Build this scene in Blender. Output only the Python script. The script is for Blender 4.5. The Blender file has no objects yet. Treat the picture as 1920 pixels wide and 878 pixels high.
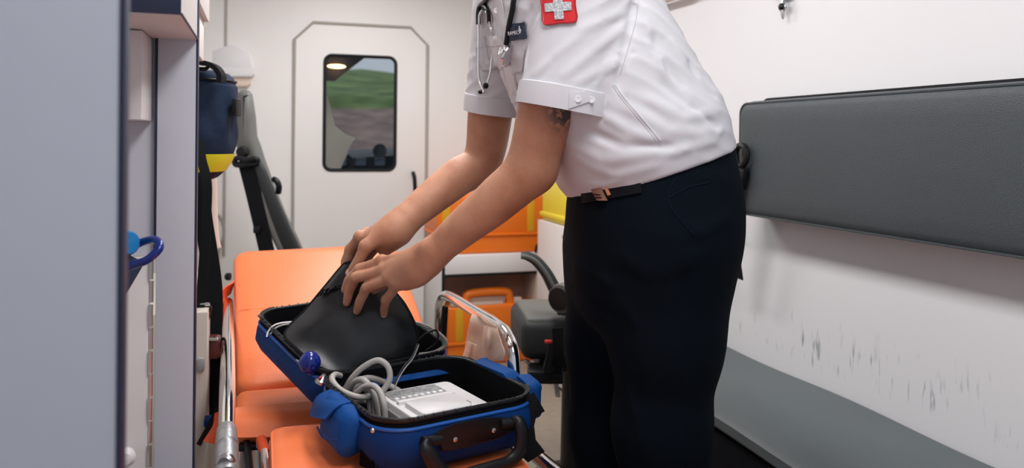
import bpy, bmesh, math, random
import numpy as np
from mathutils import Vector, Matrix
from mathutils.bvhtree import BVHTree

random.seed(7)
SC = bpy.context.scene
COL = SC.collection

# ------------------------------------------------------------------ camera
F, CX, CY = 1493.0, 960.0, 264.0          # focal length and principal point in pixels of a 1920x878 frame
YAW, ROLL, HC = math.atan(470 / 1493.0), math.radians(0.55), 1.05
CAM = Vector((0, 0, HC))
FW = Vector((math.sin(YAW), math.cos(YAW), 0))
R0 = Vector((math.cos(YAW), -math.sin(YAW), 0))
ZW = Vector((0, 0, 1))
RT = R0 * math.cos(ROLL) + ZW * math.sin(ROLL)
UP = -R0 * math.sin(ROLL) + ZW * math.cos(ROLL)
cd = bpy.data.cameras.new('camera')
cd.sensor_width = 36.0
cd.lens = 36.0 * F / 1920
cd.shift_y = -(439 - CY) / 1920
cd.clip_start = 0.05
cd.dof.use_dof = True
cd.dof.focus_distance = 1.50
cd.dof.aperture_fstop = 4.0
cam = bpy.data.objects.new('camera', cd)
COL.objects.link(cam)
cam.matrix_world = Matrix(((RT.x, UP.x, -FW.x, CAM.x), (RT.y, UP.y, -FW.y, CAM.y), (RT.z, UP.z, -FW.z, CAM.z), (0, 0, 0, 1)))
SC.camera = cam

# ------------------------------------------------------------------ light
w = bpy.data.worlds.new('overcast_sky')
SC.world = w
w.use_nodes = True
bg = w.node_tree.nodes['Background']
bg.inputs[0].default_value = (0.80, 0.88, 1.0, 1)
bg.inputs[1].default_value = 0.55
SC.view_settings.view_transform = 'Standard'
SC.view_settings.look = 'None'
SC.view_settings.gamma = 1
SC.view_settings.use_curve_mapping = False
SC.view_settings.exposure = 0.0
def area(name, loc, sx, sy, energy, col):
    l = bpy.data.lights.new(name, 'AREA')
    l.shape = 'RECTANGLE'; l.size = sx; l.size_y = sy; l.energy = energy; l.color = col
    o = bpy.data.objects.new(name, l); COL.objects.link(o); o.location = loc
    return o
LAMPS = [(0.42, 0.55), (0.42, 1.75), (0.42, 2.95)]
for lx, ly in LAMPS:
    area('ceiling_lamp_light', (lx, ly, 1.915), 0.30, 0.80, 11.5, (1.0, 0.985, 0.985))

# ------------------------------------------------------------------ point helpers
def ray(px, py):
    return FW + RT * ((px - CX) / F) - UP * ((py - CY) / F)
def P(px, py, zc): return CAM + ray(px, py) * zc
def PX(px, py, X): d = ray(px, py); return CAM + d * (X / d.x)
def PY(px, py, Y): d = ray(px, py); return CAM + d * (Y / d.y)
def PZ(px, py, Z): d = ray(px, py); return CAM + d * ((Z - HC) / d.z)
def V(*a): return Vector(a)

# ------------------------------------------------------------------ materials
MATS = {}
def mat(name, col, rough=0.5, metal=0.0, bump=0.0, bscale=60.0, vary=0.0, vscale=6.0, spec=0.5, trans=0.0, alpha=1.0, sheen=0.0, sss=0.0, emit=None, estr=0.0, coat=0.0, stretch=None, detail=4.0):
    if name in MATS: return MATS[name]
    m = bpy.data.materials.new(name); m.use_nodes = True
    nt = m.node_tree; b = nt.nodes['Principled BSDF']
    b.inputs['Base Color'].default_value = (*col, 1)
    b.inputs['Roughness'].default_value = rough
    b.inputs['Metallic'].default_value = metal
    b.inputs['Specular IOR Level'].default_value = spec
    b.inputs['Transmission Weight'].default_value = trans
    b.inputs['Alpha'].default_value = alpha
    b.inputs['Sheen Weight'].default_value = sheen
    b.inputs['Coat Weight'].default_value = coat
    if sss:
        b.inputs['Subsurface Weight'].default_value = sss
        b.inputs['Subsurface Radius'].default_value = (1.0, 0.35, 0.2)
        b.inputs['Subsurface Scale'].default_value = 0.008
    if emit:
        b.inputs['Emission Color'].default_value = (*emit, 1)
        b.inputs['Emission Strength'].default_value = estr
    tc = nt.nodes.new('ShaderNodeTexCoord')
    src = tc.outputs['Object']
    if stretch:
        mp = nt.nodes.new('ShaderNodeMapping'); mp.inputs['Scale'].default_value = stretch
        nt.links.new(src, mp.inputs['Vector']); src = mp.outputs['Vector']
    if vary:
        n = nt.nodes.new('ShaderNodeTexNoise'); n.inputs['Scale'].default_value = vscale; n.inputs['Detail'].default_value = 5
        nt.links.new(src, n.inputs['Vector'])
        r = nt.nodes.new('ShaderNodeValToRGB')
        r.color_ramp.elements[0].position = 0.3; r.color_ramp.elements[1].position = 0.7
        r.color_ramp.elements[0].color = (*[c * (1 - vary) for c in col], 1)
        r.color_ramp.elements[1].color = (*[min(1, c * (1 + vary)) for c in col], 1)
        nt.links.new(n.outputs['Fac'], r.inputs['Fac']); nt.links.new(r.outputs['Color'], b.inputs['Base Color'])
    if bump:
        n = nt.nodes.new('ShaderNodeTexNoise'); n.inputs['Scale'].default_value = bscale; n.inputs['Detail'].default_value = detail
        nt.links.new(src, n.inputs['Vector'])
        bp = nt.nodes.new('ShaderNodeBump'); bp.inputs['Strength'].default_value = bump; bp.inputs['Distance'].default_value = 0.004
        nt.links.new(n.outputs['Fac'], bp.inputs['Height']); nt.links.new(bp.outputs['Normal'], b.inputs['Normal'])
    MATS[name] = m
    return m
M_LAM = mat('white_laminate', (0.54, 0.56, 0.63), 0.45, vary=0.03, vscale=3)
M_LAM2 = mat('warm_white_laminate', (0.70, 0.68, 0.67), 0.45, vary=0.02)
M_EDGE = mat('dark_blue_edge_strip', (0.012, 0.018, 0.05), 0.5)
M_WALL = mat('white_wall_panel', (0.81, 0.81, 0.82), 0.45, vary=0.02, vscale=2)
M_PART = mat('partition_panel', (0.82, 0.80, 0.785), 0.5, vary=0.02, vscale=2)
M_SEAM = mat('grey_seam', (0.40, 0.38, 0.34), 0.6)
M_BLACK = mat('black_plastic', (0.006, 0.007, 0.009), 0.42, bump=0.1, bscale=300, spec=0.3)
M_WEB = mat('black_webbing', (0.007, 0.008, 0.010), 0.8, bump=0.4, bscale=500, spec=0.15)
M_CHROME = mat('chrome', (0.80, 0.80, 0.82), 0.12, metal=1.0, bump=0.03, bscale=25)
M_STEEL = mat('brushed_steel', (0.55, 0.55, 0.56), 0.3, metal=1.0)
M_ALU = mat('cast_aluminium', (0.36, 0.37, 0.39), 0.42, metal=0.7, bump=0.2, bscale=120, vary=0.15, vscale=60)
M_ORANGE = mat('orange_vinyl', (0.92, 0.215, 0.072), 0.38, bump=0.12, bscale=350, vary=0.05, vscale=7)
M_ORFAB = mat('orange_strap_fabric', (0.80, 0.09, 0.02), 0.6, bump=0.3, bscale=300)
M_GREYV = mat('dark_grey_vinyl', (0.052, 0.066, 0.074), 0.45, bump=0.35, bscale=420, vary=0.06, vscale=3)
M_GREYS = mat('bench_grey_vinyl', (0.095, 0.118, 0.124), 0.5, bump=0.12, bscale=300, vary=0.05, vscale=4)
M_SEATG = mat('grey_seat_plastic', (0.15, 0.155, 0.145), 0.5, bump=0.15, bscale=200, spec=0.3)
M_SEATD = mat('dark_seat_vinyl', (0.032, 0.036, 0.038), 0.5, bump=0.2, bscale=200, spec=0.25)
M_BLUE = mat('royal_blue_nylon', (0.002, 0.036, 0.175), 0.65, bump=0.35, bscale=600, vary=0.12, vscale=10, spec=0.15)
M_BLUEP = mat('blue_pouch_nylon', (0.004, 0.065, 0.27), 0.6, bump=0.35, bscale=500, vary=0.1, vscale=10, spec=0.15)
M_LINE = mat('black_bag_lining', (0.0035, 0.004, 0.005), 0.8, bump=0.3, bscale=400, spec=0.06)
M_NAVY = mat('navy_backpack_fabric', (0.012, 0.023, 0.050), 0.75, bump=1.0, bscale=22, vary=0.15, vscale=20, spec=0.15)
M_YEL = mat('yellow_reflective', (0.72, 0.70, 0.02), 0.5, bump=0.1)
M_TROU = mat('navy_trouser_cloth', (0.0022, 0.0050, 0.0095), 0.85, bump=0.3, bscale=700, spec=0.08)
M_SHIRT = mat('white_shirt_cotton', (0.67, 0.665, 0.705), 0.9, bump=0.10, bscale=900, spec=0.2)
M_BTN = mat('shirt_button', (0.82, 0.81, 0.83), 0.25)
M_OCASE = mat('orange_case_plastic', (0.90, 0.20, 0.01), 0.4, bump=0.05, bscale=200)
M_YCASE = mat('yellow_case_plastic', (0.85, 0.70, 0.06), 0.4)
M_YTAPE = mat('amber_tape', (0.75, 0.38, 0.01), 0.45)
M_BROWN = mat('brown_board', (0.50, 0.33, 0.26), 0.6, vary=0.08)
M_FLOOR = mat('beige_vinyl_floor', (0.33, 0.28, 0.225), 0.55, vary=0.08, vscale=30)
M_CREAM = mat('cream_plastic', (0.66, 0.55, 0.47), 0.5)
M_WPLAST = mat('white_plastic', (0.82, 0.81, 0.82), 0.35)
M_CABLE = mat('grey_cable', (0.42, 0.40, 0.38), 0.45)
M_GREYP = mat('mid_grey_plastic', (0.30, 0.30, 0.31), 0.4)
M_RED = mat('red_patch', (0.62, 0.012, 0.02), 0.6, bump=0.2, bscale=600)

# ------------------------------------------------------------------ object helpers
def finish(o, parent):
    if parent is not None:
        o.parent = parent
        o.matrix_parent_inverse = Matrix.Translation(-worldloc(parent))
def worldloc(o):
    v = Vector((0, 0, 0))
    return Vector(o.location) if o.type == 'EMPTY' else v
def obj(name, bm, m, parent=None, smooth=True, angle=40, mods=None):
    me = bpy.data.meshes.new(name)
    if isinstance(bm, bmesh.types.BMesh):
        bmesh.ops.recalc_face_normals(bm, faces=bm.faces[:])
        bm.to_mesh(me); bm.free()
    else:
        me = bm
    me.materials.append(m)
    if smooth:
        me.polygons.foreach_set('use_smooth', [True] * len(me.polygons))
        if angle is not None: me.set_sharp_from_angle(angle=math.radians(angle))
    o = bpy.data.objects.new(name, me); COL.objects.link(o)
    if parent is not None: finish(o, parent)
    return o
def thing(name, label, cat, loc=(0, 0, 0), group=None):
    o = bpy.data.objects.new(name, None); COL.objects.link(o)
    o.location = loc; o.empty_display_size = 0.05
    o['label'] = label; o['category'] = cat
    if group: o['group'] = group
    return o
def tag(o, label, cat, group=None):
    o['label'] = label; o['category'] = cat
    if group: o['group'] = group
    return o
def struct(o, label=None):
    o['kind'] = 'structure'
    if label: o['label'] = label
    return o
def lab(o, label): o['label'] = label; return o

# ------------------------------------------------------------------ mesh helpers
def NB(): return bmesh.new()
def add_obox(bm, c, ax, half, bevel=0.0, seg=2):
    c = Vector(c); a = [Vector(x).normalized() for x in ax]
    vs = []
    for sx in (-1, 1):
        for sy in (-1, 1):
            for sz in (-1, 1):
                vs.append(bm.verts.new(c + a[0] * half[0] * sx + a[1] * half[1] * sy + a[2] * half[2] * sz))
    fs = [bm.faces.new([vs[i] for i in q]) for q in ((0, 1, 3, 2), (4, 6, 7, 5), (0, 4, 5, 1), (2, 3, 7, 6), (0, 2, 6, 4), (1, 5, 7, 3))]
    if bevel > 0:
        es = list({e for f in fs for e in f.edges})
        bmesh.ops.bevel(bm, geom=es, offset=bevel, segments=seg, profile=0.5, affect='EDGES', clamp_overlap=True)
    return bm
def add_box(bm, lo, hi, bevel=0.0, seg=2):
    lo, hi = Vector(lo), Vector(hi)
    return add_obox(bm, (lo + hi) / 2, ((1, 0, 0), (0, 1, 0), (0, 0, 1)), (hi - lo) / 2, bevel, seg)
def box(lo, hi, bevel=0.0, seg=2): return add_box(NB(), lo, hi, bevel, seg)
def obox(c, ax, half, bevel=0.0, seg=2): return add_obox(NB(), c, ax, half, bevel, seg)
def crom(pts, n=6, closed=False):
    pts = [np.array(p, float) for p in pts]; out = []
    N = len(pts)
    rng = range(N if closed else N - 1)
    for i in rng:
        p1, p2 = pts[i], pts[(i + 1) % N]
        p0 = pts[i - 1] if (closed or i > 0) else 2 * p1 - p2
        p3 = pts[(i + 2) % N] if (closed or i + 2 < N) else 2 * p2 - p1
        for k in range(n):
            t = k / n
            out.append(0.5 * ((2 * p1) + (-p0 + p2) * t + (2 * p0 - 5 * p1 + 4 * p2 - p3) * t * t + (-p0 + 3 * p1 - 3 * p2 + p3) * t ** 3))
    if not closed: out.append(pts[-1])
    return [Vector(p) if len(p) == 3 else p for p in out]
def add_tube(bm, pts, r, seg=10, closed=False, flat=None, caps=True):
    """r: number or list; flat=(normal, ratio): squashed along a fixed direction"""
    pts = [Vector(p) for p in pts]; n = len(pts); rings = []
    rs = r if isinstance(r, (list, tuple)) else [r] * n
    if len(rs) != n: rs = list(np.interp(np.linspace(0, 1, n), np.linspace(0, 1, len(rs)), rs))
    prev = None
    for i, p in enumerate(pts):
        if closed: t = pts[(i + 1) % n] - pts[i - 1]
        else: t = pts[min(i + 1, n - 1)] - pts[max(i - 1, 0)]
        if t.length < 1e-9: t = Vector((0, 0, 1))
        t.normalize()
        if flat is not None:
            u = Vector(flat[0]); u = (u - t * u.dot(t)).normalized()
        elif prev is None:
            u = t.orthogonal().normalized()
        else:
            u = (prev - t * prev.dot(t))
            u = u.normalized() if u.length > 1e-6 else t.orthogonal().normalized()
        prev = u
        vv = t.cross(u).normalized()
        ru = rs[i] * (flat[1] if flat else 1.0)
        rings.append([bm.verts.new(p + u * math.cos(a) * ru + vv * math.sin(a) * rs[i]) for a in (2 * math.pi * k / seg for k in range(seg))])
    m = n if closed else n - 1
    for i in range(m):
        a, b = rings[i], rings[(i + 1) % n]
        for k in range(seg):
            bm.faces.new((a[k], a[(k + 1) % seg], b[(k + 1) % seg], b[k]))
    if not closed and caps:
        bm.faces.new(rings[0][::-1]); bm.faces.new(rings[-1])
    return bm
def tube(pts, r, seg=10, **k): return add_tube(NB(), pts, r, seg, **k)
def stube(pts, r, seg=10, n=6, closed=False, **k): return add_tube(NB(), crom(pts, n, closed), r, seg, closed=closed, **k)
def add_rings(bm, rings, cap0=True, cap1=True):
    vr = [[bm.verts.new(p) for p in r] for r in rings]
    for a, b in zip(vr, vr[1:]):
        n = len(a)
        for k in range(n): bm.faces.new((a[k], a[(k + 1) % n], b[(k + 1) % n], b[k]))
    if cap0: bm.faces.new(vr[0][::-1])
    if cap1: bm.faces.new(vr[-1])
    return bm
def rings(rs, **k): return add_rings(NB(), rs, **k)
def add_lathe(bm, prof, c, axis, seg=24):
    axis = Vector(axis).normalized(); u = axis.orthogonal().normalized(); v = axis.cross(u)
    c = Vector(c)
    return add_rings(bm, [[c + axis * h + (u * math.cos(2 * math.pi * k / seg) + v * math.sin(2 * math.pi * k / seg)) * max(r, 1e-4) for k in range(seg)] for r, h in prof])
def lathe(prof, c, axis, seg=24): return add_lathe(NB(), prof, c, axis, seg)
def rrect(w, h, r, n=6, cx=0.0, cy=0.0):
    out = []
    for (sx, sy, a0) in ((1, 1, 0), (-1, 1, 90), (-1, -1, 180), (1, -1, 270)):
        for k in range(n + 1):
            a = math.radians(a0 + 90 * k / n)
            out.append((cx + sx * (w / 2 - r) + r * math.cos(a), cy + sy * (h / 2 - r) + r * math.sin(a)))
    return out
def inset(poly, d):
    """move a closed 2-D outline inwards by d"""
    p = np.array(poly, float); n = len(p)
    area2 = np.sum(p[:, 0] * np.roll(p[:, 1], -1) - np.roll(p[:, 0], -1) * p[:, 1])
    t = np.roll(p, -1, 0) - np.roll(p, 1, 0); t /= np.linalg.norm(t, axis=1)[:, None] + 1e-12
    nrm = np.stack([-t[:, 1], t[:, 0]], 1) * (1 if area2 > 0 else -1)
    return [tuple(q) for q in p + nrm * d]
def prism(poly, o, u, v, n, th, bev=0.0):
    """2-D outline in the frame (o,u,v), thickness th along n, softened by bev"""
    o, u, v, n = Vector(o), Vector(u), Vector(v), Vector(n)
    def lift(pp, h): return [o + u * x + v * y + n * h for x, y in pp]
    if bev > 0:
        i1, i2 = inset(poly, bev), inset(poly, bev * 0.3)
        return rings([lift(i1, 0), lift(i2, bev * 0.3), lift(poly, bev), lift(poly, th - bev), lift(i2, th - bev * 0.3), lift(i1, th)])
    return rings([lift(poly, 0), lift(poly, th)])
def sheet(grid, th, n=4, wave=None):
    """smooth curved sheet through a coarse grid of points, with thickness"""
    rows = [crom(r, n) for r in grid]
    cols = [crom(list(c), n) for c in zip(*rows)]
    A = np.array([[tuple(p) for p in c] for c in cols])          # [u][v]
    if wave: A = wave(A)
    du = np.gradient(A, axis=0); dv = np.gradient(A, axis=1)
    N = np.cross(du, dv); N /= np.linalg.norm(N, axis=2)[..., None] + 1e-12
    bm = NB(); nu, nv = A.shape[:2]
    t = [[bm.verts.new(A[i, j] + N[i, j] * th / 2) for j in range(nv)] for i in range(nu)]
    b = [[bm.verts.new(A[i, j] - N[i, j] * th / 2) for j in range(nv)] for i in range(nu)]
    for i in range(nu - 1):
        for j in range(nv - 1):
            bm.faces.new((t[i][j], t[i + 1][j], t[i + 1][j + 1], t[i][j + 1]))
            bm.faces.new((b[i][j], b[i][j + 1], b[i + 1][j + 1], b[i + 1][j]))
    for i in range(nu - 1):
        for j in (0, nv - 1):
            bm.faces.new((t[i][j], t[i + 1][j], b[i + 1][j], b[i][j]))
    for j in range(nv - 1):
        for i in (0, nu - 1):
            bm.faces.new((t[i][j], t[i][j + 1], b[i][j + 1], b[i][j]))
    return bm
def ribbon(pts, width_dir, wdt, th, n=5):
    """flat strap along a path"""
    pts = crom(pts, n); bm = NB(); rr = []
    for i, p in enumerate(pts):
        t = (pts[min(i + 1, len(pts) - 1)] - pts[max(i - 1, 0)]).normalized()
        wv = Vector(width_dir); wv = (wv - t * wv.dot(t)).normalized(); nn = t.cross(wv)
        rr.append([p + wv * wdt / 2 + nn * th / 2, p - wv * wdt / 2 + nn * th / 2, p - wv * wdt / 2 - nn * th / 2, p + wv * wdt / 2 - nn * th / 2])
    return add_rings(bm, rr)
def add_ball(bm, c, r, sx=1, sy=1, sz=1, seg=20, rot=None):
    mtx = Matrix.Translation(Vector(c)) @ (rot.to_4x4() if rot else Matrix.Identity(4)) @ Matrix.Diagonal((r * sx, r * sy, r * sz, 1))
    bmesh.ops.create_uvsphere(bm, u_segments=seg, v_segments=seg // 2 + 2, radius=1, matrix=mtx)
    return bm
def ball(c, r, *a, **k): return add_ball(NB(), c, r, *a, **k)

# ------------------------------------------------------------------ smooth-blended solids, meshed by surface nets
class Field:
    def __init__(s, lo, hi, h):
        s.lo = np.array(lo, np.float32); s.h = h
        s.n = np.ceil((np.array(hi) - np.array(lo)) / h).astype(int) + 1
        s.d = np.full(tuple(s.n), 0.3, np.float32)
    def sl(s, lo, hi):
        i0 = np.clip(np.floor((np.array(lo) - s.lo) / s.h).astype(int), 0, s.n - 1)
        i1 = np.clip(np.ceil((np.array(hi) - s.lo) / s.h).astype(int) + 1, 1, s.n)
        ax = [(s.lo[k] + s.h * np.arange(i0[k], i1[k])).astype(np.float32) for k in range(3)]
        return tuple(slice(i0[k], i1[k]) for k in range(3)), ax[0][:, None, None], ax[1][None, :, None], ax[2][None, None, :]
    def put(s, sl, d, k, sub=False):
        a = s.d[sl]
        if sub: a2, d2 = -a, d
        else: a2, d2 = a, d
        if k > 0:
            hh = np.maximum(k - np.abs(a2 - d2), 0) / k
            m = np.minimum(a2, d2) - hh * hh * (k / 4)
        else: m = np.minimum(a2, d2)
        s.d[sl] = -m if sub else m
    def cone(s, a, b, r1, r2, k=0.01, flat=None, sub=False):
        a, b = np.array(a, np.float32), np.array(b, np.float32); R = max(r1, r2) + k + 4 * s.h
        sl, x, y, z = s.sl(np.minimum(a, b) - R, np.maximum(a, b) + R)
        ba = b - a; L2 = float(ba @ ba) + 1e-12
        px, py, pz = x - a[0], y - a[1], z - a[2]
        t = np.clip((px * ba[0] + py * ba[1] + pz * ba[2]) / L2, 0, 1)
        px, py, pz = px - t * ba[0], py - t * ba[1], pz - t * ba[2]
        if flat is not None:
            f = np.array(flat[0], np.float32); f /= np.linalg.norm(f); c = (1 / flat[1] - 1)
            q = px * f[0] + py * f[1] + pz * f[2]
            px, py, pz = px + f[0] * q * c, py + f[1] * q * c, pz + f[2] * q * c
        d = np.sqrt(px * px + py * py + pz * pz) - (r1 + (r2 - r1) * t)
        s.put(sl, d, k, sub)
    def ball(s, c, r, k=0.01, **kw): s.cone(c, np.array(c) + 1e-5, r, r, k, **kw)
    def chain(s, pts, rs, k=0.01, flat=None):
        for i in range(len(pts) - 1): s.cone(pts[i], pts[i + 1], rs[i], rs[i + 1], k, flat)
    def schain(s, pts, rs, k=0.01, n=6, flat=None):
        """one smooth limb: centres and radii splined, united without bulges, then blended in once"""
        pr = crom([(*p, r) for p, r in zip([tuple(q) for q in pts], rs)], n)
        pr = np.array([tuple(q) for q in pr], np.float32)
        R = float(pr[:, 3].max()) + k + 4 * s.h
        sl, x, y, z = s.sl(pr[:, :3].min(0) - R, pr[:, :3].max(0) + R)
        best = np.full(s.d[sl].shape, .3, np.float32); lo0 = [q.start for q in sl]
        for i in range(len(pr) - 1):
            a, b = pr[i], pr[i + 1]; r_ = max(a[3], b[3]) + k + 4 * s.h
            s2, x, y, z = s.sl(np.minimum(a, b)[:3] - r_, np.maximum(a, b)[:3] + r_)
            ls = tuple(slice(max(q.start - o, 0), q.stop - o) for q, o in zip(s2, lo0))
            ba = b[:3] - a[:3]; L2 = float(ba @ ba) + 1e-12
            px, py, pz = x - a[0], y - a[1], z - a[2]
            t = np.clip((px * ba[0] + py * ba[1] + pz * ba[2]) / L2, 0, 1)
            px, py, pz = px - t * ba[0], py - t * ba[1], pz - t * ba[2]
            if flat is not None:
                f = np.array(flat[0], np.float32); f /= np.linalg.norm(f); c = (1 / flat[1] - 1)
                q = px * f[0] + py * f[1] + pz * f[2]
                px, py, pz = px + f[0] * q * c, py + f[1] * q * c, pz + f[2] * q * c
            d = np.sqrt(px * px + py * py + pz * pz) - (a[3] + (b[3] - a[3]) * t)
            best[ls] = np.minimum(best[ls], d)
        s.put(sl, best, k)
    def econe(s, a, b, L1, L2v, A1, B1, A2, B2, k=0.02, p=2.3, pad=0.06):
        """segment with super-elliptical sections: half width A along the side vector L, half depth B across it"""
        a, b = np.array(a, np.float32), np.array(b, np.float32); R = max(A1, A2, B1, B2) + k + pad
        sl, x, y, z = s.sl(np.minimum(a, b) - R, np.maximum(a, b) + R)
        ba = b - a; ln = np.linalg.norm(ba); N = ba / ln
        q = (x - a[0]) * N[0] + (y - a[1]) * N[1] + (z - a[2]) * N[2]
        t = np.clip(q / ln, 0, 1)
        Lm = np.array(L1) + np.array(L2v); Lm = Lm - N * (Lm @ N); Lm /= np.linalg.norm(Lm); S = np.cross(N, Lm)
        u = (x - a[0]) * Lm[0] + (y - a[1]) * Lm[1] + (z - a[2]) * Lm[2]
        wv = (x - a[0]) * S[0] + (y - a[1]) * S[1] + (z - a[2]) * S[2]
        e = q - t * ln
        A = A1 + (A2 - A1) * t; B = B1 + (B2 - B1) * t
        rho = (np.abs(u / A) ** p + np.abs(wv / B) ** p + np.abs(e / np.minimum(A, B)) ** p) ** (1 / p)
        s.put(sl, ((rho - 1) * np.minimum(A, B)).astype(np.float32), k)
    def halfspace_cut(s, o, n, lo, hi, k=0.0):
        """remove everything on the +n side of the plane, inside the box lo..hi"""
        sl, x, y, z = s.sl(lo, hi); n = np.array(n, np.float32); n /= np.linalg.norm(n)
        d = (x - o[0]) * n[0] + (y - o[1]) * n[1] + (z - o[2]) * n[2]
        s.d[sl] = np.maximum(s.d[sl], d)
    def ridge(s, pts, wdt, amp):
        pts = [np.array(p, np.float32) for p in pts]
        for a, b in zip(pts, pts[1:]):
            R = 2.6 * wdt
            sl, x, y, z = s.sl(np.minimum(a, b) - R, np.maximum(a, b) + R)
            ba = b - a; L2 = float(ba @ ba) + 1e-12
            px, py, pz = x - a[0], y - a[1], z - a[2]
            t = (px * ba[0] + py * ba[1] + pz * ba[2]) / L2
            tc = np.clip(t, 0, 1)
            px, py, pz = px - tc * ba[0], py - tc * ba[1], pz - tc * ba[2]
            g = np.exp(-(px * px + py * py + pz * pz) / (wdt * wdt)) * (np.sin(np.pi * np.clip(tc, 0.02, 0.98)) ** 0.6)
            s.d[sl] -= (amp * g).astype(np.float32)
    def mesh(s, name, smooth=2, lam=0.5):
        d = s.d; neg = (d < 0)
        c = np.zeros(tuple(np.array(d.shape) - 1), np.uint8)
        off = [(i, j, k) for i in (0, 1) for j in (0, 1) for k in (0, 1)]
        nx, ny, nz = c.shape
        for i, j, k in off: c += neg[i:i + nx, j:j + ny, k:k + nz]
        idx = np.argwhere((c > 0) & (c < 8)); del c
        I, J, K = idx.T
        val = {o: d[I + o[0], J + o[1], K + o[2]] for o in off}
        acc = np.zeros((len(idx), 3)); cnt = np.zeros(len(idx))
        for o in off:
            for ax in range(3):
                if o[ax] == 0:
                    o2 = list(o); o2[ax] = 1; o2 = tuple(o2)
                    a, b = val[o], val[o2]; m = (a < 0) != (b < 0)
                    t = np.where(m, a / np.where(m, a - b, 1), 0)
                    q = np.array(o, float)[None, :].repeat(len(idx), 0); q[:, ax] += t
                    acc += q * m[:, None]; cnt += m
        vco = s.lo + s.h * (idx + acc / cnt[:, None])
        flat = (I.astype(np.int64) * ny + J) * nz + K
        def vid(i, j, k):
            f = (i.astype(np.int64) * ny + j) * nz + k
            return np.searchsorted(flat, f)
        quads = []
        for ax in range(3):
            sa = [slice(None)] * 3; sb = [slice(None)] * 3
            sa[ax] = slice(0, -1); sb[ax] = slice(1, None)
            a, b = neg[tuple(sa)], neg[tuple(sb)]
            e = np.argwhere(a != b); av = a[e[:, 0], e[:, 1], e[:, 2]]
            o1, o2 = [(1, 2), (2, 0), (0, 1)][ax]
            ok = (e[:, o1] > 0) & (e[:, o2] > 0) & (e[:, o1] < c_shape(d)[o1]) & (e[:, o2] < c_shape(d)[o2])
            e = e[ok]; av = av[ok]
            def cell(d1, d2):
                q = e.copy(); q[:, o1] += d1; q[:, o2] += d2
                return vid(q[:, 0], q[:, 1], q[:, 2])
            q = np.stack([cell(-1, -1), cell(0, -1), cell(0, 0), cell(-1, 0)], 1)
            q[~av] = q[~av][:, ::-1]
            quads.append(q)
        q = np.concatenate(quads)
        n = len(vco)
        for _ in range(smooth):
            acc = np.zeros((n, 3)); cnt = np.zeros(n)
            for k in range(4):
                a, b = q[:, k], q[:, (k + 1) % 4]
                for ax in range(3): acc[:, ax] += np.bincount(a, vco[b, ax], n)
                cnt += np.bincount(a, minlength=n)
            vco = vco + lam * (acc / np.maximum(cnt, 1)[:, None] - vco)
        me = bpy.data.meshes.new(name)
        me.vertices.add(n); me.vertices.foreach_set('co', vco.astype(np.float32).ravel())
        me.loops.add(q.size); me.loops.foreach_set('vertex_index', q.astype(np.int32).ravel())
        me.polygons.add(len(q)); me.polygons.foreach_set('loop_start', np.arange(0, q.size, 4, dtype=np.int32))
        me.update(calc_edges=True); me.validate()
        s.vco, s.q = vco, q
        return me
    def bvh(s): return BVHTree.FromPolygons([tuple(v) for v in s.vco], [tuple(f) for f in s.q])
def c_shape(d): return tuple(np.array(d.shape) - 1)
def drape(bvh, px, py, off=0.0015, fallback=1.5):
    """point on the surface seen along this sight line, lifted off it by off"""
    d = ray(px, py).normalized()
    loc, nrm, i, dist = bvh.ray_cast(CAM, d)
    if loc is None:
        loc, nrm, i, dist = bvh.find_nearest(P(px, py, fallback))
    if nrm.dot(d) > 0: nrm = -nrm
    return loc + nrm * off
def drape_patch(bvh, poly, off, th, m_grid=5):
    """quad patch (4 corners in order) draped onto a surface, with thickness"""
    (a, b, c, d) = [np.array(p, float) for p in poly]
    g = []
    for i in range(m_grid + 1):
        u = i / m_grid; l, r = a + (d - a) * u, b + (c - b) * u
        g.append([drape(bvh, *(l + (r - l) * j / m_grid), off=off) for j in range(m_grid + 1)])
    return sheet(g, th, n=2)

# ================================================================== the vehicle body
XW, XL, YP, ZC = 1.35, -0.55, 3.95, 1.95
YR = -0.75                                   # rear opening behind the photographer
struct(obj('floor', box((XL - .05, YR, -0.06), (XW + .05, YP, 0)), M_FLOOR), 'beige vinyl floor of the ambulance')
struct(obj('ceiling', box((XL - .05, YR, ZC), (XW + .05, YP, ZC + .05)), M_WALL))
struct(obj('wall_left', box((XL - .05, YR, 0), (XL, YP, ZC)), M_WALL))
# right wall: white panel with scuff marks low down, above the bench
m = mat('scuffed_white_wall', (0.80, 0.80, 0.82), 0.4)
nt = m.node_tree; b = nt.nodes['Principled BSDF']
tc = nt.nodes.new('ShaderNodeTexCoord'); mp = nt.nodes.new('ShaderNodeMapping')
mp.inputs['Scale'].default_value = (1, 75, 12); nt.links.new(tc.outputs['Object'], mp.inputs['Vector'])
n1 = nt.nodes.new('ShaderNodeTexNoise'); n1.inputs['Scale'].default_value = 1.0; n1.inputs['Detail'].default_value = 3
nt.links.new(mp.outputs['Vector'], n1.inputs['Vector'])
n2 = nt.nodes.new('ShaderNodeTexNoise'); n2.inputs['Scale'].default_value = 9.0; n2.inputs['Detail'].default_value = 2
nt.links.new(tc.outputs['Object'], n2.inputs['Vector'])
sp = nt.nodes.new('ShaderNodeSeparateXYZ'); nt.links.new(tc.outputs['Object'], sp.inputs[0])
def mrange(v, a, bb, c, d):
    r = nt.nodes.new('ShaderNodeMapRange'); r.inputs[1].default_value = a; r.inputs[2].default_value = bb
    r.inputs[3].default_value = c; r.inputs[4].default_value = d; r.clamp = True
    nt.links.new(v, r.inputs[0]); return r.outputs[0]
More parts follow.
